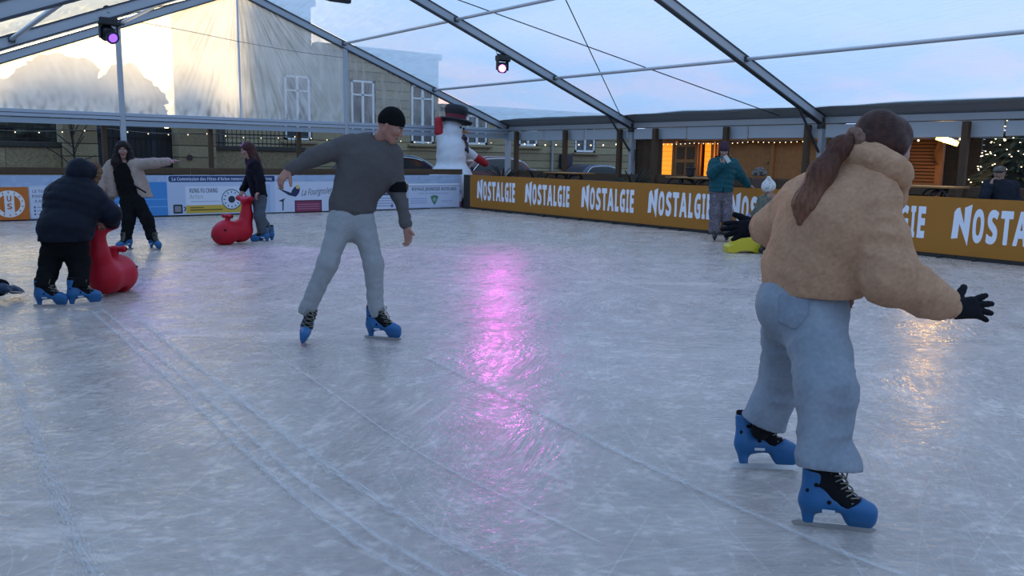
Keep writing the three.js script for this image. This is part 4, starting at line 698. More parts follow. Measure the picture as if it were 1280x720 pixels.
// ---------------------------------------------------------------- skates, figures
const A = { add: (a, b, s = 1) => [a[0] + b[0] * s, a[1] + b[1] * s, a[2] + b[2] * s], sub: (a, b) => [a[0] - b[0], a[1] - b[1], a[2] - b[2]], mix: (a, b, t) => [lerp(a[0], b[0], t), lerp(a[1], b[1], t), lerp(a[2], b[2], t)], dot: (a, b) => a[0] * b[0] + a[1] * b[1] + a[2] * b[2], len: (a) => Math.hypot(...a), norm: (a) => { const l = Math.hypot(...a) || 1; return [a[0] / l, a[1] / l, a[2] / l]; }, cross: (a, b) => [a[1] * b[2] - a[2] * b[1], a[2] * b[0] - a[0] * b[2], a[0] * b[1] - a[1] * b[0]] };
const skateGeo = (() => {
  const lat = [1, 0, 0], sh = [
    cone([0, 0.13, -0.052], [0, 0.245, -0.05], 0.052, 0.057, { F: lat, sf: 0.82, k: 0.02 }), cone([0, 0.126, -0.052], [0, 0.112, 0.11], 0.046, 0.038, { F: lat, sf: 0.92, k: 0.04 }), cone([0, 0.104, 0.11], [0, 0.096, 0.158], 0.042, 0.038, { F: lat, sf: 0.95, k: 0.03 }),
    cone([0, 0.11, -0.075], [0, 0.03, -0.07], 0.034, 0.022, { F: lat, sf: 0.75, k: 0.02 }), cone([0, 0.068, 0.095], [0, 0.062, 0.165], 0.032, 0.03, { F: lat, sf: 0.9, k: 0.02 }), cone([0, 0.036, 0.1], [0, 0.036, 0.165], 0.018, 0.017, { F: lat, sf: 0.55, k: 0.015 }),
  ];
  const shell = netMesh(makeField(sh, { planes: [[0, 1, 0, 0.262], [0, -1, 0, -0.022]], extra: (D, x, y, z) => Math.max(D, -Math.max(Math.hypot(x * 0.95, (y - 0.19) * 0.6, (z - 0.07) * 0.85) - 0.056, -(z + 0.005))) }), boundsOf(sh, 0.02), 0.006);
  const ln = [cone([0, 0.128, 0.075], [0, 0.17, 0.03], 0.034, 0.038, { F: lat, sf: 0.95 }), cone([0, 0.165, 0.03], [0, 0.255, -0.012], 0.04, 0.038, { F: lat, sf: 0.9 }), cone([0, 0.2, -0.05], [0, 0.285, -0.048], 0.054, 0.054, { F: lat, sf: 0.84 }), cone([0, 0.12, 0.08], [0, 0.112, 0.115], 0.034, 0.03, { F: lat, sf: 0.98 })];
  const liner = netMesh(makeField(ln, { planes: [[0, 1, 0, 0.285]] }), boundsOf(ln, 0.02), 0.007);
  const lace = []; for (let k = 0; k < 5; k++) { const t = k / 4, y = lerp(0.142, 0.262, t), z = lerp(0.112, 0.022, t); lace.push(tube([[-0.038, y - 0.008, z - 0.026], [-0.012, y, z + 0.003], [0.018, y + 0.012, z + 0.001], [0.038, y + 0.016, z - 0.03]], 0.0032, 8, 5), tube([[0.038, y - 0.008, z - 0.026], [0.012, y, z + 0.004], [-0.018, y + 0.012, z + 0.002], [-0.038, y + 0.016, z - 0.03]], 0.0032, 8, 5)); }
  lace.push(tube([[0, 0.262, 0.035], [0.03, 0.275, 0.055], [0.05, 0.25, 0.05], [0.02, 0.255, 0.04], [-0.03, 0.27, 0.06], [-0.05, 0.235, 0.055]], 0.0034, 20, 5), tube([[0.01, 0.255, 0.04], [0.035, 0.21, 0.07], [0.04, 0.15, 0.085]], 0.0032, 10, 5));
  const s = new THREE.Shape(); s.moveTo(-0.135, 0.018); s.quadraticCurveTo(-0.13, 0.0, -0.11, 0.0); s.lineTo(0.16, 0.0); s.quadraticCurveTo(0.195, 0.004, 0.2, 0.022); s.lineTo(0.17, 0.03); s.lineTo(0.06, 0.026); s.lineTo(-0.04, 0.024); s.lineTo(-0.1, 0.03); s.closePath();
  const blade = new THREE.ExtrudeGeometry(s, { depth: 0.004, bevelEnabled: false }).rotateY(-Math.PI / 2).translate(0.002, 0, 0);
  const rivet = [-1, 1].flatMap((e) => [[0.135, 0.0], [0.205, -0.055], [0.175, -0.085]].map(([y, z]) => new THREE.SphereGeometry(0.009, 10, 8).scale(0.5, 1, 1).translate(e * (z < -0.06 ? 0.036 : 0.046), y, z)));
  const buckle = [-1, 1].map((e) => rbx(0.006, 0.014, 0.05, 0.002, e * 0.044, 0.095, 0.0));
  return { shell, liner, lace: merge(lace), blade, rivet: merge(rivet), buckle };
})();
const skateBlue = M([0.01, 0.105, 0.27], 0.45), skateBlack = M([0.012, 0.012, 0.014], 0.45), linerMat = M([0.009, 0.009, 0.012], 0.9, { specularIntensity: 0.25 }), laceMat = M([0.2, 0.19, 0.15], 0.9), steel = M([0.5, 0.5, 0.5], 0.3, { metalness: 1 }), pale = M([0.55, 0.56, 0.58], 0.5);
function skate(g, x, z, hx, hz, lean = [0, 1, 0], size = 1, shellMat = skateBlue, y = 0, hy = 0) {
  const up = V(...lean).normalize(), f = V(hx, hy, hz).normalize(), r = up.clone().cross(f).normalize(), ff = r.clone().cross(up);
  const s = part(g, 'skate', skateGeo.shell, shellMat); s.quaternion.setFromRotationMatrix(new THREE.Matrix4().makeBasis(r, up, ff)); s.position.set(x, y, z).sub(g.position); s.scale.setScalar(size);
  part(s, 'liner', skateGeo.liner, linerMat); part(s, 'laces', skateGeo.lace, laceMat); part(s, 'blade', skateGeo.blade, steel); part(s, 'rivets', skateGeo.rivet, linerMat); for (const e of [0, 1]) part(s, 'buckle', skateGeo.buckle[e], pale); return s;
}
const put = (g, name, geo, mat) => part(g, name, geo.translate(-g.position.x, -g.position.y, -g.position.z), mat);
function sew(g, name, prims, o = {}) { return put(g, name, netMesh(makeField(prims, o), boundsOf(prims, 0.04), o.cell ?? 0.01, o.color), o.mat ?? matCloth); }
const facing = (J) => { const l = A.norm(A.sub(J.lsh, J.rsh)); return A.norm([-l[2], 0, l[0]]); };

// hand: palm and five jointed fingers. d to the fingertips, n out of the palm, s to the thumb side
function handPrims(w, d, n, curl, size = 1, fat = 0, left = false) {
  d = A.norm(d); n = A.norm(A.sub(n, d.map((v) => v * A.dot(n, d)))); const s = A.cross(d, n).map((v) => (left ? -v : v)), out = [], R = (r) => (r + fat) * size, at = (a, b, c) => A.add(A.add(A.add(w, d, a * size), s, b * size), n, c * size);
  out.push(cone(at(-0.03, 0, 0), at(0.02, 0, 0), R(0.027), R(0.028), { F: n, sf: 0.75, k: 0.02 }));
  for (const [b, e] of [[0.026, 0.027], [0.009, 0.009], [-0.009, -0.01], [-0.026, -0.027]]) out.push(cone(at(0.015, b * 0.7, 0), at(0.088, e, 0), R(0.017), R(0.0135), { k: 0.018 }));
  [[0.027, 0.068, 0.09], [0.009, 0.078, 0.095], [-0.01, 0.072, 0.09], [-0.027, 0.056, 0.082]].forEach(([b, L, a], i) => {
    const c = curl[i + 1] ?? curl[1], sp = (curl.spread ?? 0.1) * (1.3 - i) * 0.55; let p = at(a, b, 0), ang = c * 0.5, r = 0.0102 - (i === 3 ? 0.0012 : 0);
    for (const [k, q] of [[0, 0.45], [1, 0.31], [2, 0.24]]) { const dir = A.norm(A.add(A.add([d[0] * Math.cos(ang), d[1] * Math.cos(ang), d[2] * Math.cos(ang)], n, Math.sin(ang)), s, sp)), e = A.add(p, dir, L * q * size); out.push(cone(p, e, R(r), R(r - 0.0009), { k: 0.004 })); p = e; r -= 0.0009; ang += c * (k ? 0.5 : 0.65); }
  });
  let p = at(0.025, 0.024, 0.004), r = 0.0145; const c0 = curl[0] ?? 0.3;
  for (const [q, a] of [[0.04, 0.0], [0.034, 0.35], [0.027, 0.6]]) { const t = a * c0, dir = A.norm(A.add(A.add([d[0] * (0.72 + 0.3 * t), d[1] * (0.72 + 0.3 * t), d[2] * (0.72 + 0.3 * t)], s, 0.72 - 0.8 * t), n, 0.25 + 0.5 * t)), e = A.add(p, dir, q * size); out.push(cone(p, e, R(r), R(r - 0.0015), { k: 0.008 })); p = e; r -= 0.0015; }
  return out;
}
// head in its own axes: face along hf
function headBasis(c, hf, up = [0, 1, 0], s = 1) { const z = A.norm(hf), x = A.norm(A.cross(up, z)), y = A.cross(z, x); return { c, x, y, z, s, at: (a, b, d) => A.add(A.add(A.add(c, x, a * s), y, b * s), z, d * s), inv: (p) => { const q = A.sub(p, c); return [A.dot(q, x) / s, A.dot(q, y) / s, A.dot(q, z) / s]; } }; }
function headPrims(H, neck) {
  const h = H.at, s = H.s, q = [cone(h(0, 0.035, -0.035), h(0, 0.04, 0.012), 0.085 * s, 0.08 * s, { F: H.x, sf: 0.9, k: 0.02 * s }), cone(h(0, 0.0, 0.03), h(0, -0.06, 0.036), 0.068 * s, 0.05 * s, { F: H.x, sf: 0.92, k: 0.03 * s })];
  for (const e of [-1, 1]) q.push(cone(h(e * 0.05, -0.045, -0.005), h(e * 0.012, -0.098, 0.062), 0.02 * s, 0.018 * s, { k: 0.03 * s }), ball(h(e * 0.04, -0.018, 0.062), 0.026 * s, { k: 0.025 * s }), cone(h(e * 0.013, 0.03, 0.089), h(e * 0.046, 0.03, 0.07), 0.011 * s, 0.01 * s, { k: 0.012 * s }));
  for (const e of [-1, 1]) q.push(ball(h(e * 0.031, 0.008, 0.1), 0.015 * s, { cut: true, k: 0.012 * s }));
  for (const e of [-1, 1]) q.push(ball(h(e * 0.031, 0.008, 0.079), 0.0125 * s, { k: 0.003 * s }), cone(h(e * 0.076, 0.012, -0.014), h(e * 0.073, -0.03, -0.006), 0.015 * s, 0.01 * s, { F: H.x, sf: 0.5, k: 0.008 * s }));
  q.push(cone(h(0, 0.018, 0.094), h(0, -0.022, 0.113), 0.008 * s, 0.0115 * s, { k: 0.012 * s }), cone(h(-0.011, -0.026, 0.1), h(0.011, -0.026, 0.1), 0.009 * s, 0.009 * s, { k: 0.008 * s }), cone(h(-0.02, -0.054, 0.086), h(0.02, -0.054, 0.086), 0.0075 * s, 0.0075 * s, { k: 0.006 * s }), cone(h(-0.016, -0.066, 0.085), h(0.016, -0.066, 0.085), 0.0075 * s, 0.0075 * s, { k: 0.006 * s }), ball(h(0, -0.094, 0.07), 0.02 * s, { k: 0.02 * s }));
  if (neck) q.push(cone(h(0, -0.05, -0.025), neck, 0.052 * s, 0.058 * s, { k: 0.03 * s }));
  return q;
}
const headColor = (H, skin, brow = [0.04, 0.03, 0.025]) => (x, y, z) => {
  const [a, b, c] = H.inv([x, y, z]), m = Math.abs(a); let k = skin;
  const eye = Math.hypot(m - 0.031, b - 0.008, c - 0.079); if (c > 0.08 && eye < 0.0145) k = Math.hypot(m - 0.031, b - 0.008) < 0.006 ? [0.02, 0.015, 0.012] : [0.45, 0.43, 0.42];
  else if (c > 0.06 && b > 0.026 && b < 0.038 && m > 0.012 && m < 0.05) k = brow; else if (c > 0.082 && m < 0.023 && b < -0.048 && b > -0.073) k = [skin[0] * 0.82, skin[1] * 0.5, skin[2] * 0.5];
  else if (m > 0.025 && m < 0.06 && b < 0 && b > -0.05 && c > 0.04) k = [skin[0] * 1.04, skin[1] * 0.9, skin[2] * 0.88];
  const n = 1 + 0.05 * n3(x * 60, y * 60, z * 60); return [k[0] * n, k[1] * n, k[2] * n];
};
// one skin mesh per figure: trunk and limbs inside the clothes, head and hands finer, merged
function makeBody(g, J, o) {
  const F = o.F ?? facing(J), skin = o.skin ?? [0.40, 0.22, 0.16], s = o.slim ?? 1, pr = [cone(J.neck, J.chest, 0.055 * s, 0.11 * s, { F, sf: 0.7, k: 0.06 }), cone(J.chest, J.pelvis, 0.12 * s, 0.115 * s, { F, sf: 0.7, k: 0.06 }), cone(A.mix(J.neck, J.rsh, 0.6), A.mix(J.neck, J.lsh, 0.6), 0.05 * s, 0.05 * s, { k: 0.05 })];
  for (const e of ['r', 'l']) { pr.push(cone(J[e + 'sh'], J[e + 'el'], 0.042 * s, 0.034 * s, { k: 0.03 }), cone(J[e + 'el'], J[e + 'wr'], 0.034 * s, 0.025 * s, { k: 0.03 })); if (J[e + 'hip']) pr.push(cone(J[e + 'hip'], J[e + 'kn'], 0.07 * s, 0.048 * s, { k: 0.05 }), cone(J[e + 'kn'], J[e + 'an'], 0.046 * s, 0.033 * s, { k: 0.03 })); }
  const flat = () => skin, list = [netMesh(makeField(pr), boundsOf(pr, 0.03), o.bodyCell ?? 0.02, flat)];
  const hp = headPrims(o.head, J.neck); list.push(netMesh(makeField(hp), boundsOf(hp, 0.02), o.headCell ?? 0.006, headColor(o.head, skin, o.brow)));
  for (const e of ['r', 'l']) if (o[e + 'hand']) { const H = o[e + 'hand'], q = handPrims(J[e + 'wr'], H.d ?? A.sub(J[e + 'ha'], J[e + 'wr']), H.n, H.curl, (o.handSize ?? 1), H.glove ? -0.0015 : 0, e === 'l'); q.push(cone(A.mix(J[e + 'el'], J[e + 'wr'], 0.8), J[e + 'wr'], 0.028, 0.025, { k: 0.02 })); list.push(netMesh(makeField(q), boundsOf(q, 0.015), o.handCell ?? 0.0042, flat)); if (H.glove) { const gq = handPrims(J[e + 'wr'], H.d ?? A.sub(J[e + 'ha'], J[e + 'wr']), H.n, H.curl, (o.handSize ?? 1), 0.003, e === 'l'); put(g, 'glove', netMesh(makeField(gq, { noise: [0.0015, 150] }), boundsOf(gq, 0.015), o.handCell ?? 0.0042), linerMat); } }
  put(g, 'body', mergeGeometries(list), matSkin);
}
const arm = (J, e, r, wr, to = 0.9, k = 0.05) => [cone(J[e + 'sh'], J[e + 'el'], r[0], r[1], { k, wr }), cone(J[e + 'el'], A.mix(J[e + 'el'], J[e + 'wr'], to), r[1], r[2], { k: 0.03, wr })];
const leg = (J, e, r, wr, k = 0.05) => [cone(J[e + 'hip'], J[e + 'kn'], r[0], r[1], { k, wr }), cone(J[e + 'kn'], J[e + 'an'], r[1], r[2], { k: 0.04, wr })];
// trims a jacket square at its lower edge, round the hips only
const skirt = (J, y0, R = 0.3) => (D, x, y, z) => (Math.hypot(x - J.pelvis[0], z - J.pelvis[2]) < R ? Math.max(D, y0 - y) : D);
// trims each trouser leg square at the ankle
const hems = (J, drop = 0.02) => (D, x, y, z) => { for (const e of ['r', 'l']) { const a = J[e + 'an'], d = A.norm(A.sub(a, J[e + 'kn'])), q = [x - a[0], y - a[1], z - a[2]]; if (q[0] * q[0] + q[1] * q[1] + q[2] * q[2] < 0.045) D = Math.max(D, A.dot(q, d) - drop); } return D; };

// 1 -- man in grey, gliding towards the camera with arms out
{
  const J = { head: [3.379, 1.727, -6.006], neck: [3.301, 1.59, -6.105], chest: [3.229, 1.424, -6.125], pelvis: [3.091, 1.015, -6.176], rsh: [3.09, 1.565, -6.2], rel: [2.837, 1.475, -6.285], rwr: [2.634, 1.366, -6.318], rha: [2.556, 1.285, -6.310], lsh: [3.416, 1.504, -6.074], lel: [3.450, 1.237, -6.046], lwr: [3.449, 0.906, -5.878], lha: [3.430, 0.808, -5.821], rhip: [3.002, 0.960, -6.170], rkn: [2.862, 0.634, -6.124], ran: [2.709, 0.244, -6.215], lhip: [3.175, 0.956, -6.127], lkn: [3.208, 0.618, -6.007], lan: [3.209, 0.212, -5.976] };
  const g = thing('person', 'person in grey sweater, black beanie and pale grey jeans gliding with arms out', 'person', [3.1, 0, -6.1]), F = facing(J);
  const H = headBasis([3.372, 1.722, -6.01], [0.62, -0.42, 0.62], [0.18, 1, 0.1], 1.0);
  makeBody(g, J, { head: H, skin: [0.36, 0.175, 0.125], headCell: 0.0045, rhand: { n: [0.35, -0.75, -0.3], curl: [0.3, 0.7, 0.8, 0.9, 0.9] }, lhand: { n: [-0.75, -0.1, 0.3], curl: [0.2, 0.55, 0.6, 0.65, 0.7] }, handSize: 1.05 });
  const wr = [0.01, 6, 1.7];
  sew(g, 'sweater', [cone(A.add(J.neck, [0, -0.05, 0]), J.chest, 0.13, 0.2, { F, sf: 0.62, k: 0.05 }), cone(J.chest, A.add(J.pelvis, [0.01, 0.07, 0]), 0.2, 0.178, { F, sf: 0.66, k: 0.08, wr: [0.012, 4.5, 1.2] }), cone(A.mix(J.neck, J.rsh, 0.55), J.rsh, 0.085, 0.083, { k: 0.05 }), cone(A.mix(J.neck, J.lsh, 0.5), J.lsh, 0.085, 0.08, { k: 0.05 }), ...arm(J, 'r', [0.085, 0.068, 0.047], wr), ...arm(J, 'l', [0.08, 0.064, 0.045], wr)], { cell: 0.0085, color: clothShade([0.098, 0.088, 0.086], 0.1, 90), extra: (D, x, y, z) => Math.max(skirt(J, 1.035)(D, x, y, z), -(Math.hypot(x - J.neck[0] - 0.01, (y - J.neck[1] - 0.035) * 1.1, z - J.neck[2] - 0.015) - 0.078)) });
  sew(g, 'sweater_hem', [cone([3.105, 1.055, -6.17], [3.1, 1.035, -6.172], 0.176, 0.17, { F, sf: 0.68 })], { cell: 0.009, color: clothShade([0.085, 0.077, 0.076], 0.15, 120), planes: [[0, -1, 0, -1.01], [0, 1, 0, 1.065]] });
  sew(g, 'jeans', [cone(A.add(J.pelvis, [0, 0.04, 0]), A.add(J.pelvis, [0, -0.06, 0]), 0.158, 0.17, { F, sf: 0.68, k: 0.04 }), ...leg(J, 'r', [0.098, 0.077, 0.062], [0.006, 10, 1.25]), ...leg(J, 'l', [0.098, 0.075, 0.061], [0.006, 10, 1.25]), cone(A.mix(J.rkn, J.ran, 0.86), A.mix(J.rkn, J.ran, 0.9), 0.07, 0.071, { k: 0.01 }), cone(A.mix(J.lkn, J.lan, 0.84), A.mix(J.lkn, J.lan, 0.88), 0.069, 0.07, { k: 0.01 })], { cell: 0.009, color: clothShade([0.30, 0.305, 0.31], 0.12, 70), extra: hems(J, 0.03) });
  const b = H.at; sew(g, 'beanie', [cone(b(0, 0.045, -0.03), b(0, 0.055, 0.012), 0.094, 0.089, { F: H.x, sf: 0.93 }), ball(b(0, 0.085, -0.02), 0.075, { k: 0.04 })], { cell: 0.006, color: clothShade([0.008, 0.008, 0.009], 0.3, 120), noise: [0.002, 90], extra: (D, x, y, z) => { const q = H.inv([x, y, z]); return Math.max(D, -(q[1] - 0.012 + q[2] * -0.28)); } });
  const u = A.mix(J.lsh, J.lel, 0.9), v = A.mix(J.lel, J.lwr, 0.12); sew(g, 'arm_band', [cone(u, v, 0.081, 0.079)], { cell: 0.008, color: clothShade([0.007, 0.007, 0.008], 0.2), planes: [[0, 1, 0, 1.285], [0, -1, 0, -1.2]] });
  skate(g, 3.222, -5.95, 0.6, 0.8, [-0.03, 1, 0.02]); skate(g, 2.655, -6.19, -0.45, 0.9, [0.3, 1, 0.1], 1, skateBlue, 0.0);
}
// 2 -- woman in the beige teddy jacket, passing close by
{
  const J = { head: [3.417, 1.602, -1.859], neck: [3.345, 1.445, -1.905], chest: [3.25, 1.25, -1.985], pelvis: [3.264, 0.915, -2.096], rsh: [3.29, 1.335, -1.83], rel: [3.259, 1.045, -1.716], rwr: [3.516, 0.907, -1.567], rha: [3.595, 0.905, -1.531], lsh: [3.334, 1.315, -2.157], lel: [3.437, 1.191, -2.375], lwr: [3.56, 1.165, -2.555], lha: [3.57, 1.16, -2.64], rhip: [3.225, 0.86, -2.02], rkn: [3.075, 0.564, -1.84], ran: [3.02, 0.235, -1.79], lhip: [3.308, 0.851, -2.19], lkn: [3.405, 0.50, -2.26], lan: [3.35, 0.22, -2.335] };
  const g = thing('person', 'person in beige teddy jacket, blue jeans and black gloves, nearest the camera', 'person', [3.2, 0, -2.0]), F = facing(J);
  const H = headBasis([3.405, 1.565, -1.865], [0.86, -0.3, 0.22], [-0.1, 1, -0.05], 1.13);
  makeBody(g, J, { head: H, skin: [0.42, 0.24, 0.19], headCell: 0.0045, rhand: { n: [0.5, -0.5, -0.7], curl: Object.assign([0.1, 0.1, 0.14, 0.2, 0.25], { spread: 0.42 }), glove: true, d: [0.79, 0.04, 0.45] }, lhand: { n: [0.4, -0.5, -0.7], curl: Object.assign([0.2, 0.25, 0.25, 0.3, 0.3], { spread: 0.3 }), glove: true, d: [-0.7, -0.06, -0.5] }, handSize: 1.12, handCell: 0.0038 });
  const fl = [0.013, 6, 1.5];
  sew(g, 'teddy_jacket', [cone(A.add(J.neck, [-0.02, -0.05, -0.01]), J.chest, 0.14, 0.205, { F, sf: 0.8, k: 0.06 }), cone(J.chest, [3.262, 1.02, -2.055], 0.205, 0.222, { F, sf: 0.84, k: 0.1, wr: [0.014, 4, 1.1] }), cone([3.262, 1.02, -2.055], [3.262, 0.955, -2.07], 0.225, 0.2, { F, sf: 0.84, k: 0.05 }), cone(A.mix(J.neck, J.rsh, 0.4), J.rsh, 0.11, 0.108, { k: 0.06 }), cone(A.mix(J.neck, J.lsh, 0.4), J.lsh, 0.11, 0.108, { k: 0.06 }), ...arm(J, 'r', [0.11, 0.108, 0.08], fl, 0.74, 0.014), ...arm(J, 'l', [0.115, 0.1, 0.075], fl, 0.72)], { cell: 0.0075, mat: matFleece, color: clothShade([0.45, 0.255, 0.15], 0.2, 75, 3), noise: [0.0035, 70], extra: skirt(J, 0.93, 0.3) });
  sew(g, 'cuff', [cone(A.mix(J.rel, J.rwr, 0.8), A.mix(J.rel, J.rwr, 0.97), 0.074, 0.046)], { cell: 0.007, mat: matFleece, color: clothShade([0.42, 0.24, 0.14], 0.25, 90), noise: [0.004, 45] });
  // big soft collar lying round the neck
  { const c = A.add(J.neck, [0.02, 0.045, 0.015]), q = []; const t = A.norm([0.55, 0.75, 0.2]), a1 = A.norm(A.cross(t, [0, 0, 1])), a2 = A.cross(t, a1), N = 10, P = (k, e = 0) => { const w = k / N * 2 * Math.PI; return A.add(A.add(A.add(c, a1, Math.cos(w) * 0.108), a2, Math.sin(w) * 0.12), t, 0.0 + 0.02 * Math.cos(w)); }; for (let k = 0; k < N; k++) q.push(cone(P(k), P(k + 1), 0.058, 0.058, { k: 0.02 })); q.push(cone(A.add(c, [0.06, -0.05, 0.07]), A.add(c, [0.075, -0.15, 0.1]), 0.05, 0.032, { k: 0.05 })); sew(g, 'collar', q, { cell: 0.0075, mat: matFleece, color: clothShade([0.46, 0.265, 0.155], 0.2, 75, 8), noise: [0.006, 30] }); }
  const jp = [cone([3.262, 1.0, -2.08], A.add(J.pelvis, [-0.02, -0.06, 0]), 0.165, 0.182, { F, sf: 0.84, k: 0.05 }), ball(A.add(J.pelvis, [-0.06, -0.04, -0.02]), 0.15, { k: 0.06 }), ...leg(J, 'r', [0.135, 0.112, 0.098], [0.011, 5, 1.7], 0.06), ...leg(J, 'l', [0.125, 0.102, 0.09], [0.01, 5, 1.7], 0.06), cone(A.mix(J.rkn, J.ran, 0.84), A.add(J.ran, [0.02, 0.03, 0.02]), 0.104, 0.122, { k: 0.04 }), cone(A.mix(J.lkn, J.lan, 0.8), A.add(J.lan, [0.02, 0.02, 0.0]), 0.09, 0.105, { k: 0.04 }), cone(A.add(J.ran, [0, 0.05, 0]), A.add(J.ran, [0.02, -0.12, 0.02]), 0.07, 0.11, { cut: true, k: 0.004 }), cone(A.add(J.lan, [0, 0.05, 0]), A.add(J.lan, [0.02, -0.12, 0]), 0.06, 0.09, { cut: true, k: 0.004 })];
  sew(g, 'jeans', jp, { cell: 0.0075, color: (() => { const q = clothShade([0.245, 0.275, 0.315], 0.14, 60); return (x, y, z) => { const c = q(x, y, z), w = 1 + 0.18 * n3(x * 9, y * 4, z * 9); return [c[0] * w, c[1] * w, c[2] * w]; }; })(), extra: hems(J, -0.02) });
  { const seat = [3.135, 0.865, -2.06], u = A.norm([0.5, 0, 0.75]), base = makeField(jp); sew(g, 'back_pocket', [ball(seat, 0.1)], { cell: 0.0055, color: clothShade([0.215, 0.245, 0.29], 0.14, 60), extra: (D, x, y, z) => { const q = [x - seat[0], y - seat[1], z - seat[2]]; return Math.max(base(x, y, z) - 0.005, Math.abs(A.dot(q, u)) - 0.062, q[1] - 0.07, -q[1] - 0.07 + Math.abs(A.dot(q, u)) * 0.35, A.len(q) - 0.13); } }); }
  for (const e of ['r', 'l']) sew(g, 'sock', [cone(A.mix(J[e + 'kn'], J[e + 'an'], 0.7), A.add(J[e + 'an'], [0, -0.02, 0]), 0.05, 0.046)], { cell: 0.009, color: clothShade([0.012, 0.012, 0.014], 0.3) });
  sew(g, 'knit_scarf_end', [cone([3.385, 0.90, -1.985], [3.33, 0.74, -1.97], 0.05, 0.014, { F: [0.61, 0, -0.79], sf: 0.4, quilt: [0.018, 0.004] })], { cell: 0.006, color: clothShade([0.19, 0.10, 0.065], 0.35, 120) });
  // smooth hair drawn back into a low ponytail
  const b = H.at, comb = (seed) => (D, x, y, z) => { const q = H.inv([x, y, z]), w = Math.atan2(q[0], q[1] + 0.03) * 60; return D + 0.0007 * Math.sin(w + 3 * n3(q[0] * 9, q[1] * 9, q[2] * 9 + seed)); };
  sew(g, 'hair', [cone(b(0, 0.04, -0.04), b(0, 0.045, 0.02), 0.1, 0.094, { F: H.x, sf: 0.93, k: 0.03 }), cone(b(0, 0.0, -0.07), b(0, -0.02, -0.105), 0.068, 0.045, { k: 0.05 }), cone(b(0.055, 0.0, 0.0), b(0.03, -0.02, -0.09), 0.05, 0.04, { k: 0.04 }), cone(b(-0.055, 0.0, 0.0), b(-0.03, -0.02, -0.09), 0.05, 0.04, { k: 0.04 })], { cell: 0.005, mat: matHair, color: clothShade([0.052, 0.022, 0.016], 0.5, 45), extra: (D, x, y, z) => { const q = H.inv([x, y, z]); D = comb(1)(D, x, y, z); return Math.max(D, Math.min(q[2] - 0.062 - (q[1] - 0.02) * 0.75, 0.03)); } });
  sew(g, 'hair_scrunchie', (() => { const c = b(0, -0.022, -0.142), q = [], ax = A.norm(A.sub(b(0, -0.022, -0.142), b(0, 0, -0.07))), a1 = H.x, a2 = A.cross(ax, a1); for (let k = 0; k < 12; k++) { const w = k / 12 * 6.283, w2 = (k + 1) / 12 * 6.283; q.push(cone(A.add(A.add(c, a1, Math.cos(w) * 0.03), a2, Math.sin(w) * 0.03), A.add(A.add(c, a1, Math.cos(w2) * 0.03), a2, Math.sin(w2) * 0.03), 0.02, 0.02, { k: 0.008 })); } return q; })(), { cell: 0.005, color: clothShade([0.20, 0.115, 0.085], 0.3, 60), noise: [0.006, 60] });
  const k0 = b(0, -0.022, -0.145), tailPts = [k0, A.add(k0, [-0.06, -0.03, -0.02]), A.add(k0, [-0.13, -0.14, -0.055]), A.add(k0, [-0.17, -0.27, -0.085]), A.add(k0, [-0.185, -0.34, -0.10])], rr = [0.026, 0.038, 0.052, 0.058, 0.02];
  sew(g, 'ponytail', rr.slice(1).map((r, i) => cone(tailPts[i], tailPts[i + 1], rr[i], r, { k: 0.03, F: A.norm([0.6, 0, -0.8]), sf: 0.75 })), { cell: 0.005, mat: matHair, color: (x, y, z) => { const t = smooth(1.55, 1.25, y), n = 1 + 0.5 * n3(x * 110 + y * 20, y * 12, z * 110); return [lerp(0.085, 0.20, t) * n, lerp(0.036, 0.085, t) * n, lerp(0.024, 0.048, t) * n]; }, extra: (D, x, y, z) => { const s = (1.5 - y) * 0.48; return D + 0.0045 * n3((x + s) * 110, y * 4, (z + s * 0.35) * 110) + 0.0015 * n3((x + s) * 220, y * 8, z * 220); } });
  skate(g, 3.023, -1.766, 0.64, 0.77, [-0.02, 1, 0.02]); skate(g, 3.363, -2.344, 0.738, 0.675, [0.2, 1, -0.24]);
}
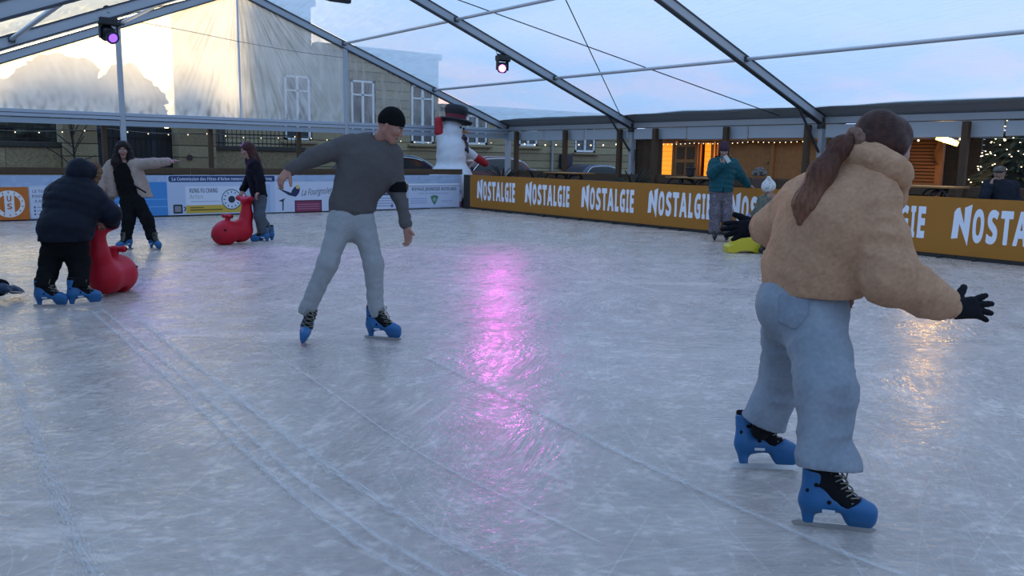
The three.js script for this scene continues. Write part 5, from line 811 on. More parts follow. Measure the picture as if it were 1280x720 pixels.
// 3 -- bent-over skater in navy puffer leaning on the red whale
{
  const J = { head: [1.677, 1.265, -9.109], neck: [1.632, 1.14, -9.09], chest: [1.572, 1.000, -9.06], pelvis: [1.466, 0.705, -8.980], lsh: [1.455, 1.06, -9.13], lel: [1.46, 0.85, -9.35], lwr: [1.66, 0.80, -9.43], lha: [1.73, 0.78, -9.42], rsh: [1.745, 1.03, -9.0], rel: [1.875, 0.875, -8.98], rwr: [1.9, 0.79, -9.06], rha: [1.86, 0.77, -9.1], lhip: [1.372, 0.668, -9.007], lkn: [1.335, 0.43, -9.07], lan: [1.262, 0.215, -8.985], rhip: [1.548, 0.662, -8.985], rkn: [1.565, 0.43, -8.98], ran: [1.535, 0.21, -8.885] };
  const g = thing('person', 'person in dark navy hooded puffer bent over a red skating aid, seen from behind', 'person', [1.45, 0, -8.95]), F = facing(J), Q = [0.085, 0.012];
  const H = headBasis(J.head, [0.75, -0.5, -0.55], [0.2, 1, -0.1], 1);
  makeBody(g, J, { head: H, skin: [0.38, 0.21, 0.15], headCell: 0.007, handCell: 0.006, bodyCell: 0.025, rhand: { n: [-0.6, -0.6, -0.2], curl: [0.5, 1, 1, 1.1, 1.1] }, lhand: { n: [0.2, -0.8, -0.2], curl: [0.5, 1, 1, 1.1, 1.1] } });
  const navy = clothShade([0.006, 0.008, 0.016], 0.25, 25);
  sew(g, 'puffer_jacket', [cone(J.pelvis, J.chest, 0.23, 0.235, { F, sf: 0.85, k: 0.06, quilt: Q }), cone(J.chest, A.add(J.neck, [-0.01, -0.02, 0]), 0.225, 0.14, { F, sf: 0.85, k: 0.08, quilt: Q }), cone(A.add(J.pelvis, [0, 0.02, 0]), A.add(J.pelvis, [-0.02, -0.07, 0.02]), 0.245, 0.215, { F, sf: 0.95, k: 0.04 }), cone(J.rsh, J.rel, 0.105, 0.09, { k: 0.06, quilt: Q }), cone(J.rel, J.rwr, 0.09, 0.068, { k: 0.04, quilt: Q }), cone(J.lsh, J.lel, 0.105, 0.09, { k: 0.06, quilt: Q }), cone(J.lel, J.lwr, 0.09, 0.068, { k: 0.04, quilt: Q })], { cell: 0.011, mat: matPuffer, color: navy, noise: [0.006, 14], extra: skirt(J, 0.63, 0.32) });
  const b = H.at; sew(g, 'hood', [cone(b(0, 0.02, -0.05), b(0, 0.03, 0.02), 0.118, 0.118, { k: 0.03 }), cone(b(0, -0.04, -0.06), A.add(J.neck, [0, -0.01, 0]), 0.1, 0.12, { k: 0.05 })], { cell: 0.011, mat: matPuffer, color: navy, noise: [0.006, 16], extra: (D, x, y, z) => { const q = H.inv([x, y, z]); return Math.max(D, q[2] - 0.075); } });
  sew(g, 'hood_fur', (() => { const q = []; for (let k = 0; k < 12; k++) { const w = k / 12 * 6.283, v = (k + 1) / 12 * 6.283; q.push(cone(b(Math.cos(w) * 0.1, 0.02 + Math.sin(w) * 0.12, 0.075), b(Math.cos(v) * 0.1, 0.02 + Math.sin(v) * 0.12, 0.075), 0.03, 0.03)); } return q; })(), { cell: 0.009, color: clothShade([0.15, 0.085, 0.045], 0.6, 60), noise: [0.02, 55] });
  sew(g, 'trousers', [cone(J.pelvis, A.add(J.pelvis, [0, -0.08, 0]), 0.17, 0.17, { F, sf: 0.8 }), ...leg(J, 'l', [0.115, 0.095, 0.085], [0.01, 7, 1.8]), ...leg(J, 'r', [0.115, 0.095, 0.085], [0.01, 7, 1.8])], { cell: 0.012, color: clothShade([0.008, 0.008, 0.009], 0.3), extra: hems(J, 0.05) });
  skate(g, 1.262, -8.955, 0.79, 0.55); skate(g, 1.535, -8.87, 0.95, 0.0);
}
// 4 -- woman with long dark hair and open cream jacket
{
  const J = { head: [3.127, 1.502, -13.856], neck: [3.119, 1.345, -13.864], chest: [3.116, 1.162, -13.835], pelvis: [3.185, 0.762, -13.728], rsh: [2.979, 1.268, -13.962], rel: [2.837, 1.098, -13.974], rwr: [2.799, 0.894, -13.899], rha: [2.787, 0.811, -13.866], lsh: [3.283, 1.29, -13.734], lel: [3.475, 1.316, -13.525], lwr: [3.671, 1.344, -13.379], lha: [3.740, 1.357, -13.328], rhip: [3.118, 0.726, -13.746], rkn: [3.095, 0.454, -13.608], ran: [3.043, 0.2, -13.592], lhip: [3.245, 0.728, -13.649], lkn: [3.331, 0.454, -13.490], lan: [3.375, 0.2, -13.440] };
  const g = thing('person', 'person with long dark hair, black clothes and open cream jacket, one arm stretched out', 'person', [3.2, 0, -13.65]), F = facing(J), H = headBasis(J.head, [-0.3, -0.12, 0.95], [0, 1, 0], 0.98), L = A.norm(A.sub(J.lsh, J.rsh));
  makeBody(g, J, { head: H, skin: [0.30, 0.17, 0.13], headCell: 0.006, handCell: 0.007, bodyCell: 0.026, rhand: { n: [0.6, 0, -0.3], curl: [0.3, 0.4, 0.4, 0.5, 0.5] }, lhand: { n: [0, -1, 0], curl: [0.2, 0.3, 0.3, 0.3, 0.3] } });
  sew(g, 'black_top', [cone(A.add(J.neck, [0, -0.065, 0]), J.chest, 0.09, 0.16, { F, sf: 0.7 }), cone(J.chest, A.add(J.pelvis, [0, -0.02, 0]), 0.16, 0.16, { F, sf: 0.72, wr: [0.007, 6, 1.4] })], { cell: 0.013, color: clothShade([0.009, 0.007, 0.008], 0.3) });
  const cream = clothShade([0.34, 0.26, 0.215], 0.15, 30);
  sew(g, 'cream_jacket', [cone(A.add(J.rsh, L, 0.03), A.add(A.add(J.rsh, L, 0.0), [-0.02, -0.48, 0.0]), 0.085, 0.1, { F, sf: 1.1, k: 0.05, wr: [0.01, 6, 0.7] }), cone(A.add(J.lsh, L, -0.05), A.add(A.add(J.lsh, L, 0.07), [0.03, -0.52, 0.02]), 0.085, 0.11, { F, sf: 1.1, k: 0.05, wr: [0.01, 6, 0.7] }), cone(A.add(A.add(J.chest, F, -0.09), [0, 0.08, 0]), A.add(A.add(J.pelvis, F, -0.1), [0, 0.05, 0]), 0.16, 0.2, { F, sf: 0.35, k: 0.06 }), ...arm(J, 'r', [0.085, 0.075, 0.06], [0.008, 8, 1.7]), ...arm(J, 'l', [0.085, 0.075, 0.06], [0.008, 8, 1.7])], { cell: 0.012, color: cream, extra: skirt(J, 0.79, 0.36) });
  sew(g, 'jacket_trim', [cone(A.add(J.lsh, [0.02, 0.02, 0.09]), A.add(J.lel, [0, 0.03, 0.08]), 0.013, 0.013), cone(A.add(A.add(J.lsh, F, 0.1), [-0.02, -0.32, 0.03]), A.add(A.add(J.lsh, F, 0.09), [0.12, -0.42, 0.1]), 0.012, 0.012)], { cell: 0.008, color: clothShade([0.012, 0.01, 0.01], 0.2) });
  const b = H.at; sew(g, 'hair', [cone(b(0, 0.05, -0.03), b(0, 0.05, 0.015), 0.1, 0.096, { k: 0.03 }), cone(b(0.075, 0.02, -0.01), b(0.12, -0.18, 0.07), 0.045, 0.07, { k: 0.04 }), cone(b(0.12, -0.18, 0.07), b(0.2, -0.38, 0.1), 0.07, 0.03, { k: 0.04 }), cone(b(-0.075, 0.02, -0.01), b(-0.1, -0.18, 0.07), 0.045, 0.075, { k: 0.04 }), cone(b(-0.1, -0.18, 0.07), b(-0.1, -0.36, 0.1), 0.07, 0.035, { k: 0.04 }), cone(b(0, 0, -0.07), b(0, -0.26, -0.09), 0.09, 0.1, { k: 0.05 })], { cell: 0.009, mat: matHair, color: clothShade([0.014, 0.008, 0.008], 0.4, 40), noise: [0.012, 26], extra: (D, x, y, z) => { const q = H.inv([x, y, z]); return Math.max(D, -(Math.hypot(q[0], (q[1] + 0.035) * 0.72, (q[2] - 0.12) * 0.8) - 0.075)); } });
  sew(g, 'trousers', [cone(A.add(J.pelvis, [0, 0.02, 0]), A.add(J.pelvis, [0, -0.05, 0]), 0.15, 0.16, { F, sf: 0.75 }), ...leg(J, 'r', [0.1, 0.088, 0.075], [0.012, 8, 1.9]), ...leg(J, 'l', [0.1, 0.088, 0.075], [0.012, 8, 1.9])], { cell: 0.013, color: clothShade([0.008, 0.008, 0.009], 0.3), extra: hems(J, 0.04) });
  skate(g, 3.03, -13.56, -0.82, 0.5); skate(g, 3.39, -13.41, 0.25, 0.95);
}
// 5 -- woman in dark jacket pushing the second whale
{
  const J = { head: [5.083, 1.535, -13.926], neck: [5.130, 1.385, -13.884], chest: [5.161, 1.191, -13.835], pelvis: [5.209, 0.777, -13.780], rsh: [5.225, 1.285, -13.99], rel: [5.143, 1.037, -14.062], rwr: [4.999, 0.86, -13.99], rha: [4.96, 0.80, -13.95], lsh: [5.107, 1.29, -13.70], lel: [5.155, 1.053, -13.552], lwr: [5.115, 0.87, -13.52], lha: [5.07, 0.81, -13.53], rhip: [5.234, 0.720, -13.851], rkn: [5.197, 0.43, -13.77], ran: [5.319, 0.2, -13.74], lhip: [5.186, 0.729, -13.69], lkn: [5.142, 0.44, -13.595], lan: [5.175, 0.2, -13.59] };
  const g = thing('person', 'person with long reddish hair and dark jacket holding the tail of a red skating aid', 'person', [5.2, 0, -13.75]), F = [-0.94, 0, -0.34], H = headBasis(J.head, [-0.9, -0.22, 0.12], [-0.1, 1, 0], 0.96);
  makeBody(g, J, { F, head: H, skin: [0.36, 0.2, 0.15], headCell: 0.006, handCell: 0.007, bodyCell: 0.026, rhand: { n: [0.2, -0.8, 0], curl: [0.5, 1, 1, 1, 1] }, lhand: { n: [0.2, -0.8, 0], curl: [0.5, 1, 1, 1, 1] } });
  sew(g, 'dark_jacket', [cone(A.add(J.neck, [0, -0.08, 0]), J.chest, 0.11, 0.185, { F, sf: 0.72, k: 0.05 }), cone(J.chest, A.add(J.pelvis, [0, 0.0, 0]), 0.185, 0.175, { F, sf: 0.74, wr: [0.008, 6, 1.3] }), cone(J.rsh, J.lsh, 0.085, 0.085, { k: 0.06 }), ...arm(J, 'r', [0.085, 0.07, 0.055], [0.008, 8, 1.7]), ...arm(J, 'l', [0.085, 0.07, 0.055], [0.008, 8, 1.7])], { cell: 0.013, color: clothShade([0.0095, 0.0095, 0.013], 0.3), extra: skirt(J, 0.755, 0.26) });
  const b = H.at; sew(g, 'hair', [cone(b(0, 0.05, -0.035), b(0, 0.05, 0.005), 0.098, 0.094, { k: 0.03 }), cone(b(0.07, 0.02, -0.03), b(0.09, -0.2, 0.0), 0.05, 0.05, { k: 0.04 }), cone(b(0.09, -0.2, 0.0), b(0.08, -0.3, 0.04), 0.05, 0.03, { k: 0.04 }), cone(b(-0.07, 0.02, -0.03), b(-0.09, -0.24, 0.0), 0.05, 0.045, { k: 0.04 }), cone(b(0, 0, -0.07), b(0, -0.22, -0.1), 0.09, 0.09, { k: 0.05 })], { cell: 0.009, mat: matHair, color: clothShade([0.055, 0.02, 0.018], 0.4, 40), noise: [0.01, 28], extra: (D, x, y, z) => { const q = H.inv([x, y, z]); return Math.max(D, -(Math.hypot(q[0], (q[1] + 0.03) * 0.75, (q[2] - 0.12) * 0.85) - 0.072)); } });
  sew(g, 'jeans', [cone(J.pelvis, A.add(J.pelvis, [0, -0.06, 0]), 0.15, 0.16, { F, sf: 0.78 }), ...leg(J, 'r', [0.1, 0.085, 0.08], [0.008, 7, 1.7]), ...leg(J, 'l', [0.1, 0.085, 0.08], [0.008, 7, 1.7])], { cell: 0.013, color: clothShade([0.075, 0.085, 0.1], 0.2, 50), extra: hems(J, 0.04) });
  skate(g, 5.32, -13.74, -0.94, -0.2); skate(g, 5.175, -13.59, -0.94, -0.34);
}
// 6 -- woman in teal puffer at the barrier, holding a phone up
{
  const J = { head: [12.774, 1.669, -10.098], neck: [12.765, 1.515, -10.098], chest: [12.751, 1.342, -10.076], pelvis: [12.682, 0.940, -10.050], rsh: [12.628, 1.425, -10.195], rel: [12.480, 1.251, -10.114], rwr: [12.50, 1.40, -9.92], rha: [12.56, 1.46, -9.88], lsh: [12.906, 1.43, -9.98], lel: [13.033, 1.227, -9.900], lwr: [13.24, 1.055, -9.87], lha: [13.34, 1.02, -9.85], rhip: [12.606, 0.894, -10.099], rkn: [12.52, 0.511, -10.03], ran: [12.518, 0.2, -10.02], lhip: [12.762, 0.897, -9.980], lkn: [12.70, 0.515, -9.9], lan: [12.709, 0.2, -9.88] };
  const g = thing('person', 'person in teal puffer, dark bobble hat and patterned trousers standing at the barrier', 'person', [12.65, 0, -10.0]), F = facing(J), H = headBasis(J.head, [-0.72, -0.3, 0.66], [0, 1, 0], 1), Q = [0.095, 0.014];
  makeBody(g, J, { head: H, skin: [0.38, 0.22, 0.17], headCell: 0.006, handCell: 0.006, bodyCell: 0.026, rhand: { n: [0.1, 0.3, -0.9], d: [0.5, 0.8, 0.1], curl: [0.4, 0.7, 0.8, 0.8, 0.8] }, lhand: { n: [0, -1, 0], curl: [0.2, 0.3, 0.3, 0.3, 0.3] } });
  const teal = clothShade([0.008, 0.07, 0.085], 0.25, 25);
  sew(g, 'teal_puffer', [cone(J.pelvis, J.chest, 0.215, 0.215, { F, sf: 0.8, k: 0.05, quilt: Q }), cone(J.chest, A.add(J.neck, [0, -0.14, 0]), 0.205, 0.12, { F, sf: 0.8, k: 0.08, quilt: Q }), cone(J.rsh, J.rel, 0.105, 0.088, { k: 0.06, quilt: Q }), cone(J.rel, J.rwr, 0.088, 0.06, { k: 0.03, quilt: Q }), cone(J.lsh, J.lel, 0.105, 0.088, { k: 0.06, quilt: Q }), cone(J.lel, J.lwr, 0.088, 0.06, { k: 0.03, quilt: Q })], { cell: 0.012, mat: matPuffer, color: teal, noise: [0.005, 16], extra: skirt(J, 0.92, 0.32) });
  sew(g, 'zip_band', [cone(A.add(A.add(J.neck, F, 0.14), [0, -0.12, 0]), A.add(A.add(J.pelvis, F, 0.178), [0, 0.0, 0]), 0.014, 0.014)], { cell: 0.009, color: clothShade([0.005, 0.008, 0.012], 0.2) });
  sew(g, 'fur_hood', (() => { const q = [], c = A.add(J.neck, [0, -0.015, 0]), l = A.norm(A.sub(J.lsh, J.rsh)); for (let k = 0; k < 10; k++) { const w = k / 10 * 6.283, v = (k + 1) / 10 * 6.283; q.push(cone(A.add(A.add(A.add(c, l, Math.cos(w) * 0.13), F, Math.sin(w) * 0.1), [0, -0.03 * Math.sin(w), 0]), A.add(A.add(A.add(c, l, Math.cos(v) * 0.13), F, Math.sin(v) * 0.1), [0, -0.03 * Math.sin(v), 0]), 0.05, 0.05)); } return q; })(), { cell: 0.011, color: clothShade([0.01, 0.009, 0.012], 0.4, 50), noise: [0.02, 45] });
  const b = H.at; sew(g, 'knit_hat', [cone(b(0, 0.05, -0.03), b(0, 0.055, 0.01), 0.1, 0.096, { k: 0.03 }), ball(b(0, 0.12, -0.02), 0.07, { k: 0.06 })], { cell: 0.008, color: clothShade([0.065, 0.04, 0.055], 0.5, 45), noise: [0.005, 50], extra: (D, x, y, z) => { const q = H.inv([x, y, z]); return Math.max(D, -(q[1] - 0.02)); } });
  sew(g, 'hair', [cone(b(0.07, 0.02, 0), b(0.075, -0.1, 0.02), 0.025, 0.02), cone(b(-0.07, 0.02, 0), b(-0.075, -0.1, 0.02), 0.025, 0.02)], { cell: 0.007, mat: matHair, color: clothShade([0.05, 0.025, 0.02], 0.3) });
  sew(g, 'patterned_trousers', [cone(A.add(J.pelvis, [0, 0.03, 0]), A.add(J.pelvis, [0, -0.06, 0]), 0.17, 0.185, { F, sf: 0.8 }), ...leg(J, 'r', [0.112, 0.098, 0.1], [0.008, 6, 1.2], 0.02), ...leg(J, 'l', [0.112, 0.098, 0.1], [0.008, 6, 1.2], 0.02)], { cell: 0.011, color: (x, y, z) => { const w = n3(x * 38, y * 38, z * 38) > 0.12 ? 1.7 : 1; return [0.115 * w, 0.10 * w, 0.115 * w]; }, extra: hems(J, 0.06) });
  skate(g, 12.5, -9.99, -0.75, 0.6, [0, 1, 0], 1, skateBlack); skate(g, 12.69, -9.86, -0.75, 0.6, [0, 1, 0], 1, skateBlack);
  const ph = solo('phone', 'pale phone held up by the woman in the teal puffer', 'phone', rbx(0.075, 0.15, 0.012, 0.005), M([0.45, 0.46, 0.44], 0.4), [12.575, 1.525, -9.86]); ph.rotation.set(-0.3, -0.85, 0.35);
}
// 7 -- child in white hat behind the yellow and blue aid
{
  const J = { head: [11.682, 1.050, -8.286], neck: [11.670, 0.918, -8.266], chest: [11.659, 0.79, -8.249], pelvis: [11.647, 0.52, -8.204], rsh: [11.545, 0.857, -8.293], rel: [11.44, 0.70, -8.29], rwr: [11.40, 0.63, -8.36], rha: [11.37, 0.61, -8.41], lsh: [11.795, 0.856, -8.218], lel: [11.75, 0.686, -8.211], lwr: [11.60, 0.62, -8.32], lha: [11.54, 0.61, -8.36], rhip: [11.58, 0.482, -8.222], rkn: [11.55, 0.32, -8.184], ran: [11.53, 0.16, -8.19], lhip: [11.72, 0.478, -8.199], lkn: [11.69, 0.32, -8.154], lan: [11.68, 0.16, -8.164] };
  const g = thing('person', 'child in white bobble hat and grey green jacket behind a yellow and blue skating aid', 'person', [11.63, 0, -8.2]), F = facing(J), H = headBasis(J.head, [-0.7, -0.35, -0.2], [0, 1, 0], 0.86);
  makeBody(g, J, { head: H, skin: [0.38, 0.24, 0.18], slim: 0.72, headCell: 0.007, handCell: 0.006, bodyCell: 0.024, handSize: 0.75, rhand: { n: [0, -1, 0], curl: [0.4, 0.8, 0.8, 0.8, 0.8] }, lhand: { n: [0, -1, 0], curl: [0.4, 0.8, 0.8, 0.8, 0.8] } });
  sew(g, 'jacket', [cone(A.add(J.neck, [0, -0.06, 0]), J.chest, 0.1, 0.165, { F, sf: 0.8, k: 0.04 }), cone(J.chest, J.pelvis, 0.165, 0.165, { F, sf: 0.82, wr: [0.008, 7, 1.3] }), cone(J.rsh, J.lsh, 0.075, 0.075, { k: 0.05 }), ...arm(J, 'r', [0.075, 0.062, 0.05], [0.006, 9, 1.7]), ...arm(J, 'l', [0.075, 0.062, 0.05], [0.006, 9, 1.7])], { cell: 0.012, color: (x, y, z) => { const n = 1 + 0.5 * n3(x * 25, y * 25, z * 25); return [0.115 * n, 0.12 * n, 0.095 * n]; } });
  sew(g, 'scarf', [cone(A.add(J.neck, [-0.06, 0, 0.05]), A.add(J.neck, [0.07, 0, 0.04]), 0.055, 0.055), cone(A.add(J.neck, [-0.05, 0, -0.05]), A.add(J.neck, [0.07, 0, -0.05]), 0.055, 0.055), cone(A.add(J.neck, [0.08, 0, 0.0]), A.add(J.neck, [0.12, -0.03, 0.02]), 0.06, 0.045)], { cell: 0.01, color: clothShade([0.28, 0.18, 0.13], 0.3, 40) });
  const b = H.at; sew(g, 'white_hat', [cone(b(0, 0.04, -0.03), b(0, 0.05, 0.01), 0.104, 0.1, { k: 0.03 }), cone(b(0, 0.1, -0.03), b(0.03, 0.2, -0.05), 0.075, 0.035, { k: 0.05 })], { cell: 0.008, color: (x, y, z) => (n3(x * 40, y * 40, z * 40) > 0.38 ? [0.2, 0.2, 0.2] : [0.6, 0.6, 0.58]), noise: [0.004, 50], extra: (D, x, y, z) => { const q = H.inv([x, y, z]); return Math.max(D, -(q[1] + 0.04)); } });
  sew(g, 'trousers', [cone(J.pelvis, A.add(J.pelvis, [0, -0.04, 0]), 0.13, 0.13, { F, sf: 0.85 }), ...leg(J, 'r', [0.085, 0.075, 0.065], [0.006, 9, 1.7], 0.03), ...leg(J, 'l', [0.085, 0.075, 0.065], [0.006, 9, 1.7], 0.03)], { cell: 0.012, color: clothShade([0.06, 0.035, 0.03], 0.3), extra: hems(J, 0.04) });
  skate(g, 11.52, -8.19, -0.9, 0.1, [0, 1, 0], 0.74, skateBlack); skate(g, 11.67, -8.16, -0.9, 0.2, [0, 1, 0], 0.74, skateBlack);
}
// 8 -- man in flat cap seated behind the barrier on the right
{
  const J = { head: [14.859, 1.356, -6.085], neck: [14.892, 1.238, -6.062], chest: [14.876, 1.054, -6.037], pelvis: [14.86, 0.75, -5.987], rsh: [14.69, 1.155, -6.16], rel: [14.53, 0.963, -6.147], rwr: [14.62, 1.17, -6.1], rha: [14.66, 1.24, -6.08], lsh: [15.087, 1.15, -5.95], lel: [15.08, 0.902, -5.86], lwr: [14.83, 0.83, -5.7], lha: [14.75, 0.83, -5.66], rhip: [14.79, 0.75, -6.08], rkn: [14.6, 0.76, -5.7], ran: [14.58, 0.42, -5.66], lhip: [14.96, 0.75, -5.95], lkn: [14.84, 0.76, -5.55], lan: [14.84, 0.42, -5.52] };
  const g = thing('person', 'person in flat cap and dark coat sitting behind the barrier by the lit fir tree', 'person', [14.86, 0, -6.0]), F = [-0.75, 0, 0.66], H = headBasis(J.head, [-0.95, -0.1, 0.28], [0, 1, 0], 0.98);
  makeBody(g, J, { F, head: H, skin: [0.38, 0.23, 0.18], headCell: 0.006, handCell: 0.006, bodyCell: 0.026, rhand: { n: [0.3, 0.2, 0.6], d: [0.35, 0.9, 0.1], curl: [0.4, 1, 1, 1, 1] }, lhand: { n: [0, -1, 0], curl: [0.3, 0.4, 0.4, 0.4, 0.4] } });
  sew(g, 'coat', [cone(A.add(J.neck, [0, -0.07, 0]), J.chest, 0.1, 0.2, { F, sf: 0.75, k: 0.06 }), cone(J.chest, J.pelvis, 0.2, 0.2, { F, sf: 0.8, wr: [0.008, 6, 1.3] }), cone(J.rsh, J.lsh, 0.09, 0.09, { k: 0.08 }), ...arm(J, 'r', [0.09, 0.075, 0.05], [0.008, 8, 1.7]), ...arm(J, 'l', [0.09, 0.075, 0.05], [0.008, 8, 1.7])], { cell: 0.013, color: clothShade([0.022, 0.025, 0.035], 0.25) });
  sew(g, 'trousers', [cone(J.rhip, J.rkn, 0.09, 0.075), cone(J.rkn, J.ran, 0.075, 0.06), cone(J.lhip, J.lkn, 0.09, 0.075), cone(J.lkn, J.lan, 0.075, 0.06), cone(J.ran, A.add(J.ran, [-0.1, -0.02, 0.1]), 0.06, 0.05), cone(J.lan, A.add(J.lan, [-0.1, -0.02, 0.1]), 0.06, 0.05)], { cell: 0.015, color: clothShade([0.02, 0.02, 0.024], 0.3) });
  const b = H.at; sew(g, 'flat_cap', [cone(b(0, 0.075, -0.05), b(0, 0.07, 0.05), 0.095, 0.085, { F: H.y, sf: 0.5, k: 0.03 }), cone(b(-0.04, 0.055, 0.1), b(0.04, 0.055, 0.1), 0.04, 0.04, { F: H.y, sf: 0.35, k: 0.03 })], { cell: 0.008, color: clothShade([0.11, 0.1, 0.085], 0.3, 60) });
  sew(g, 'hair', [cone(b(0.065, 0.03, -0.03), b(0.06, -0.02, -0.05), 0.03, 0.025), cone(b(-0.065, 0.03, -0.03), b(-0.06, -0.02, -0.05), 0.03, 0.025), cone(b(-0.05, 0, -0.09), b(0.05, 0, -0.09), 0.035, 0.035)], { cell: 0.008, mat: matHair, color: clothShade([0.2, 0.19, 0.18], 0.3) });
  const s = thing('bench', 'dark timber bench under the man in the flat cap', 'bench', [14.95, 0.325, -5.9]); for (let k = 0; k < 2; k++) part(s, 'seat_board', rbx(0.17, 0.04, 1.5, 0.008, -0.09 + k * 0.18, 0.33, 0), woodBrown); for (const e of [-0.6, 0.6]) part(s, 'leg', rbx(0.3, 0.31, 0.05, 0.008, 0, 0.155, e), woodBrown);
}
// 9 -- skater who has slipped, only one boot reaching into the picture
{
  const J = { head: [-0.05, 0.92, -10.5], neck: [0.0, 0.76, -10.4], chest: [0.03, 0.58, -10.35], pelvis: [0.1, 0.2, -10.2], rsh: [0.16, 0.68, -10.26], rel: [0.2, 0.45, -10.42], rwr: [0.1, 0.25, -10.55], rha: [0.08, 0.18, -10.6], lsh: [-0.17, 0.68, -10.5], lel: [-0.3, 0.42, -10.5], lwr: [-0.35, 0.15, -10.4], lha: [-0.36, 0.08, -10.35], rhip: [0.19, 0.17, -10.12], rkn: [0.6, 0.22, -9.86], ran: [0.945, 0.135, -9.555], lhip: [0.03, 0.17, -10.28], lkn: [0.1, 0.5, -9.9], lan: [0.2, 0.22, -9.6] };
  const g = thing('person', 'person in black whose outstretched skate enters at the left edge', 'person', [0.3, 0, -10.1]), F = A.norm([0.79, 0, 0.6]), H = headBasis(J.head, F, [0, 1, 0], 0.98);
  makeBody(g, J, { F, head: H, headCell: 0.008, handCell: 0.007, bodyCell: 0.028, rhand: { n: [0, -1, 0], curl: [0.3, 0.4, 0.4, 0.4, 0.4] }, lhand: { n: [0, -1, 0], curl: [0.3, 0.4, 0.4, 0.4, 0.4] } });
  const c = clothShade([0.009, 0.009, 0.01], 0.3); sew(g, 'dark_coat', [cone(J.neck, J.chest, 0.1, 0.18, { F, sf: 0.75 }), cone(J.chest, A.add(J.pelvis, [0, 0.03, 0]), 0.18, 0.17, { F, sf: 0.8 }), cone(J.rsh, J.lsh, 0.08, 0.08, { k: 0.06 }), ...arm(J, 'r', [0.08, 0.065, 0.05]), ...arm(J, 'l', [0.08, 0.065, 0.05])], { cell: 0.018, color: c });
  sew(g, 'trousers', [cone(J.rhip, J.lhip, 0.12, 0.12), ...leg(J, 'r', [0.1, 0.085, 0.078], [0.012, 14, 1.8]), ...leg(J, 'l', [0.1, 0.085, 0.078], [0.012, 14, 1.8])], { cell: 0.012, color: c });
  const b = H.at; sew(g, 'hair', [cone(b(0, 0.05, -0.03), b(0, 0.05, 0.01), 0.098, 0.094)], { cell: 0.012, mat: matHair, color: clothShade([0.02, 0.012, 0.01], 0.3), extra: (D, x, y, z) => { const q = H.inv([x, y, z]); return Math.max(D, q[2] - 0.05 - q[1] * 0.4); } });
  skate(g, 1.09, -9.47, 0.55, -0.8, [-0.78, 0.3, -0.55], 1, M([0.006, 0.03, 0.075], 0.5), 0.085, -0.2); skate(g, 0.2, -9.57, 0.79, 0.61);
}

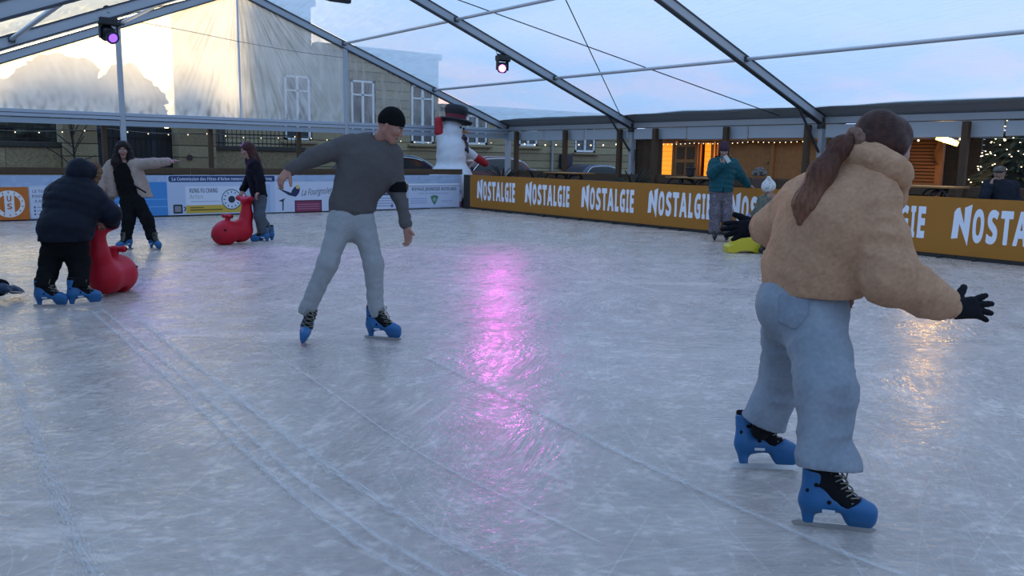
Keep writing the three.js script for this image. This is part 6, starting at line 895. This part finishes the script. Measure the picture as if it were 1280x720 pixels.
// ---------------------------------------------------------------- skating aids
const redPlastic = M([0.42, 0.006, 0.02], 0.5, { specularIntensity: 0.5 });
function whaleAid(label, x, z, hx, hz) {
  const t = thing('skating_aid', label, 'skating aid', [x, 0, z], Math.atan2(hx, hz), 'red whale shaped skating aids');
  const pr = [cone([0, 0.19, -0.14], [0, 0.2, 0.14], 0.17, 0.205, { F: [1, 0, 0], sf: 0.95, k: 0.06 }), cone([0, 0.16, 0.14], [0, 0.17, 0.22], 0.17, 0.165, { k: 0.05 }), cone([0, 0.24, -0.2], [0, 0.45, -0.27], 0.145, 0.095, { k: 0.1 }), cone([0, 0.45, -0.27], [0, 0.7, -0.28], 0.095, 0.075, { k: 0.06 }), cone([0, 0.70, -0.28], [-0.16, 0.745, -0.24], 0.068, 0.05, { F: [0, 1, 0], sf: 0.85, k: 0.05 }), cone([0, 0.70, -0.28], [0.16, 0.745, -0.24], 0.068, 0.05, { F: [0, 1, 0], sf: 0.85, k: 0.05 }), cone([-0.3, 0.0, 0.0], [0.3, 0.0, 0.0], 0.075, 0.075, { cut: true, k: 0.02 })];
  part(t, 'body', netMesh(makeField(pr, { planes: [[0, -1, 0, -0.006]] }), boundsOf(pr, 0.03), 0.011), redPlastic);
  const h = [cone([0, 0.36, 0.1], [0, 0.46, 0.1], 0.05, 0.036), cone([-0.095, 0.465, 0.1], [0.095, 0.465, 0.1], 0.026, 0.026), ball([-0.1, 0.465, 0.1], 0.032), ball([0.1, 0.465, 0.1], 0.032)]; part(t, 'handle', netMesh(makeField(h), boundsOf(h, 0.03), 0.009), redPlastic);
  for (const e of [-1, 1]) { part(t, 'eye', new THREE.SphereGeometry(0.022, 12, 8).translate(e * 0.15, 0.25, 0.26), linerMat); part(t, 'grip_end', new THREE.SphereGeometry(0.018, 10, 8).translate(e * 0.122, 0.465, 0.1), linerMat); }
  part(t, 'mouth_seam', tube([[-0.165, 0.16, 0.22], [-0.1, 0.14, 0.36], [0, 0.135, 0.385], [0.1, 0.14, 0.36], [0.165, 0.16, 0.22]], 0.006, 24, 6), M([0.12, 0.004, 0.006], 0.5));
}
whaleAid('red whale shaped skating aid under the person in navy', 1.95, -9.45, 0.576, -0.82);
whaleAid('red whale shaped skating aid pushed by the woman in the dark jacket', 4.71, -13.67, -0.96, 0.28);
{
  const t = thing('skating_aid', 'yellow skating aid with a blue seat in front of the child', 'skating aid', [11.4, 0, -8.5], -0.62);
  const s = new THREE.Shape(); s.moveTo(-0.29, 0); s.lineTo(-0.3, 0.08); s.quadraticCurveTo(-0.26, 0.13, -0.2, 0.12); s.lineTo(-0.19, 0.2); s.quadraticCurveTo(-0.14, 0.25, -0.08, 0.22); s.lineTo(0.02, 0.23); s.quadraticCurveTo(0.1, 0.28, 0.14, 0.2); s.lineTo(0.16, 0.13); s.quadraticCurveTo(0.26, 0.13, 0.28, 0.06); s.lineTo(0.27, 0); s.lineTo(0.17, 0); s.quadraticCurveTo(0.0, 0.07, -0.17, 0); s.closePath();
  part(t, 'base', new THREE.ExtrudeGeometry(s, { depth: 0.26, bevelEnabled: true, bevelSize: 0.012, bevelThickness: 0.02, bevelSegments: 3, curveSegments: 8 }).translate(0, 0.012, -0.13), M([0.55, 0.45, 0.015], 0.4));
  const b = new THREE.Shape(); b.moveTo(-0.17, 0.38); b.lineTo(0.08, 0.62); b.quadraticCurveTo(0.16, 0.66, 0.17, 0.58); b.lineTo(0.16, 0.22); b.lineTo(-0.06, 0.22); b.lineTo(-0.06, 0.36); b.closePath();
  part(t, 'blue_body', new THREE.ExtrudeGeometry(b, { depth: 0.16, bevelEnabled: true, bevelSize: 0.015, bevelThickness: 0.02, bevelSegments: 3, curveSegments: 8 }).translate(0, 0, -0.08), M([0.008, 0.09, 0.42], 0.38)); part(t, 'handle_bar', rod(V(0.12, 0.6, -0.22), V(0.12, 0.6, 0.22), 0.018, 10), M([0.35, 0.02, 0.03], 0.4));
}

renderer.render(scene, camera);
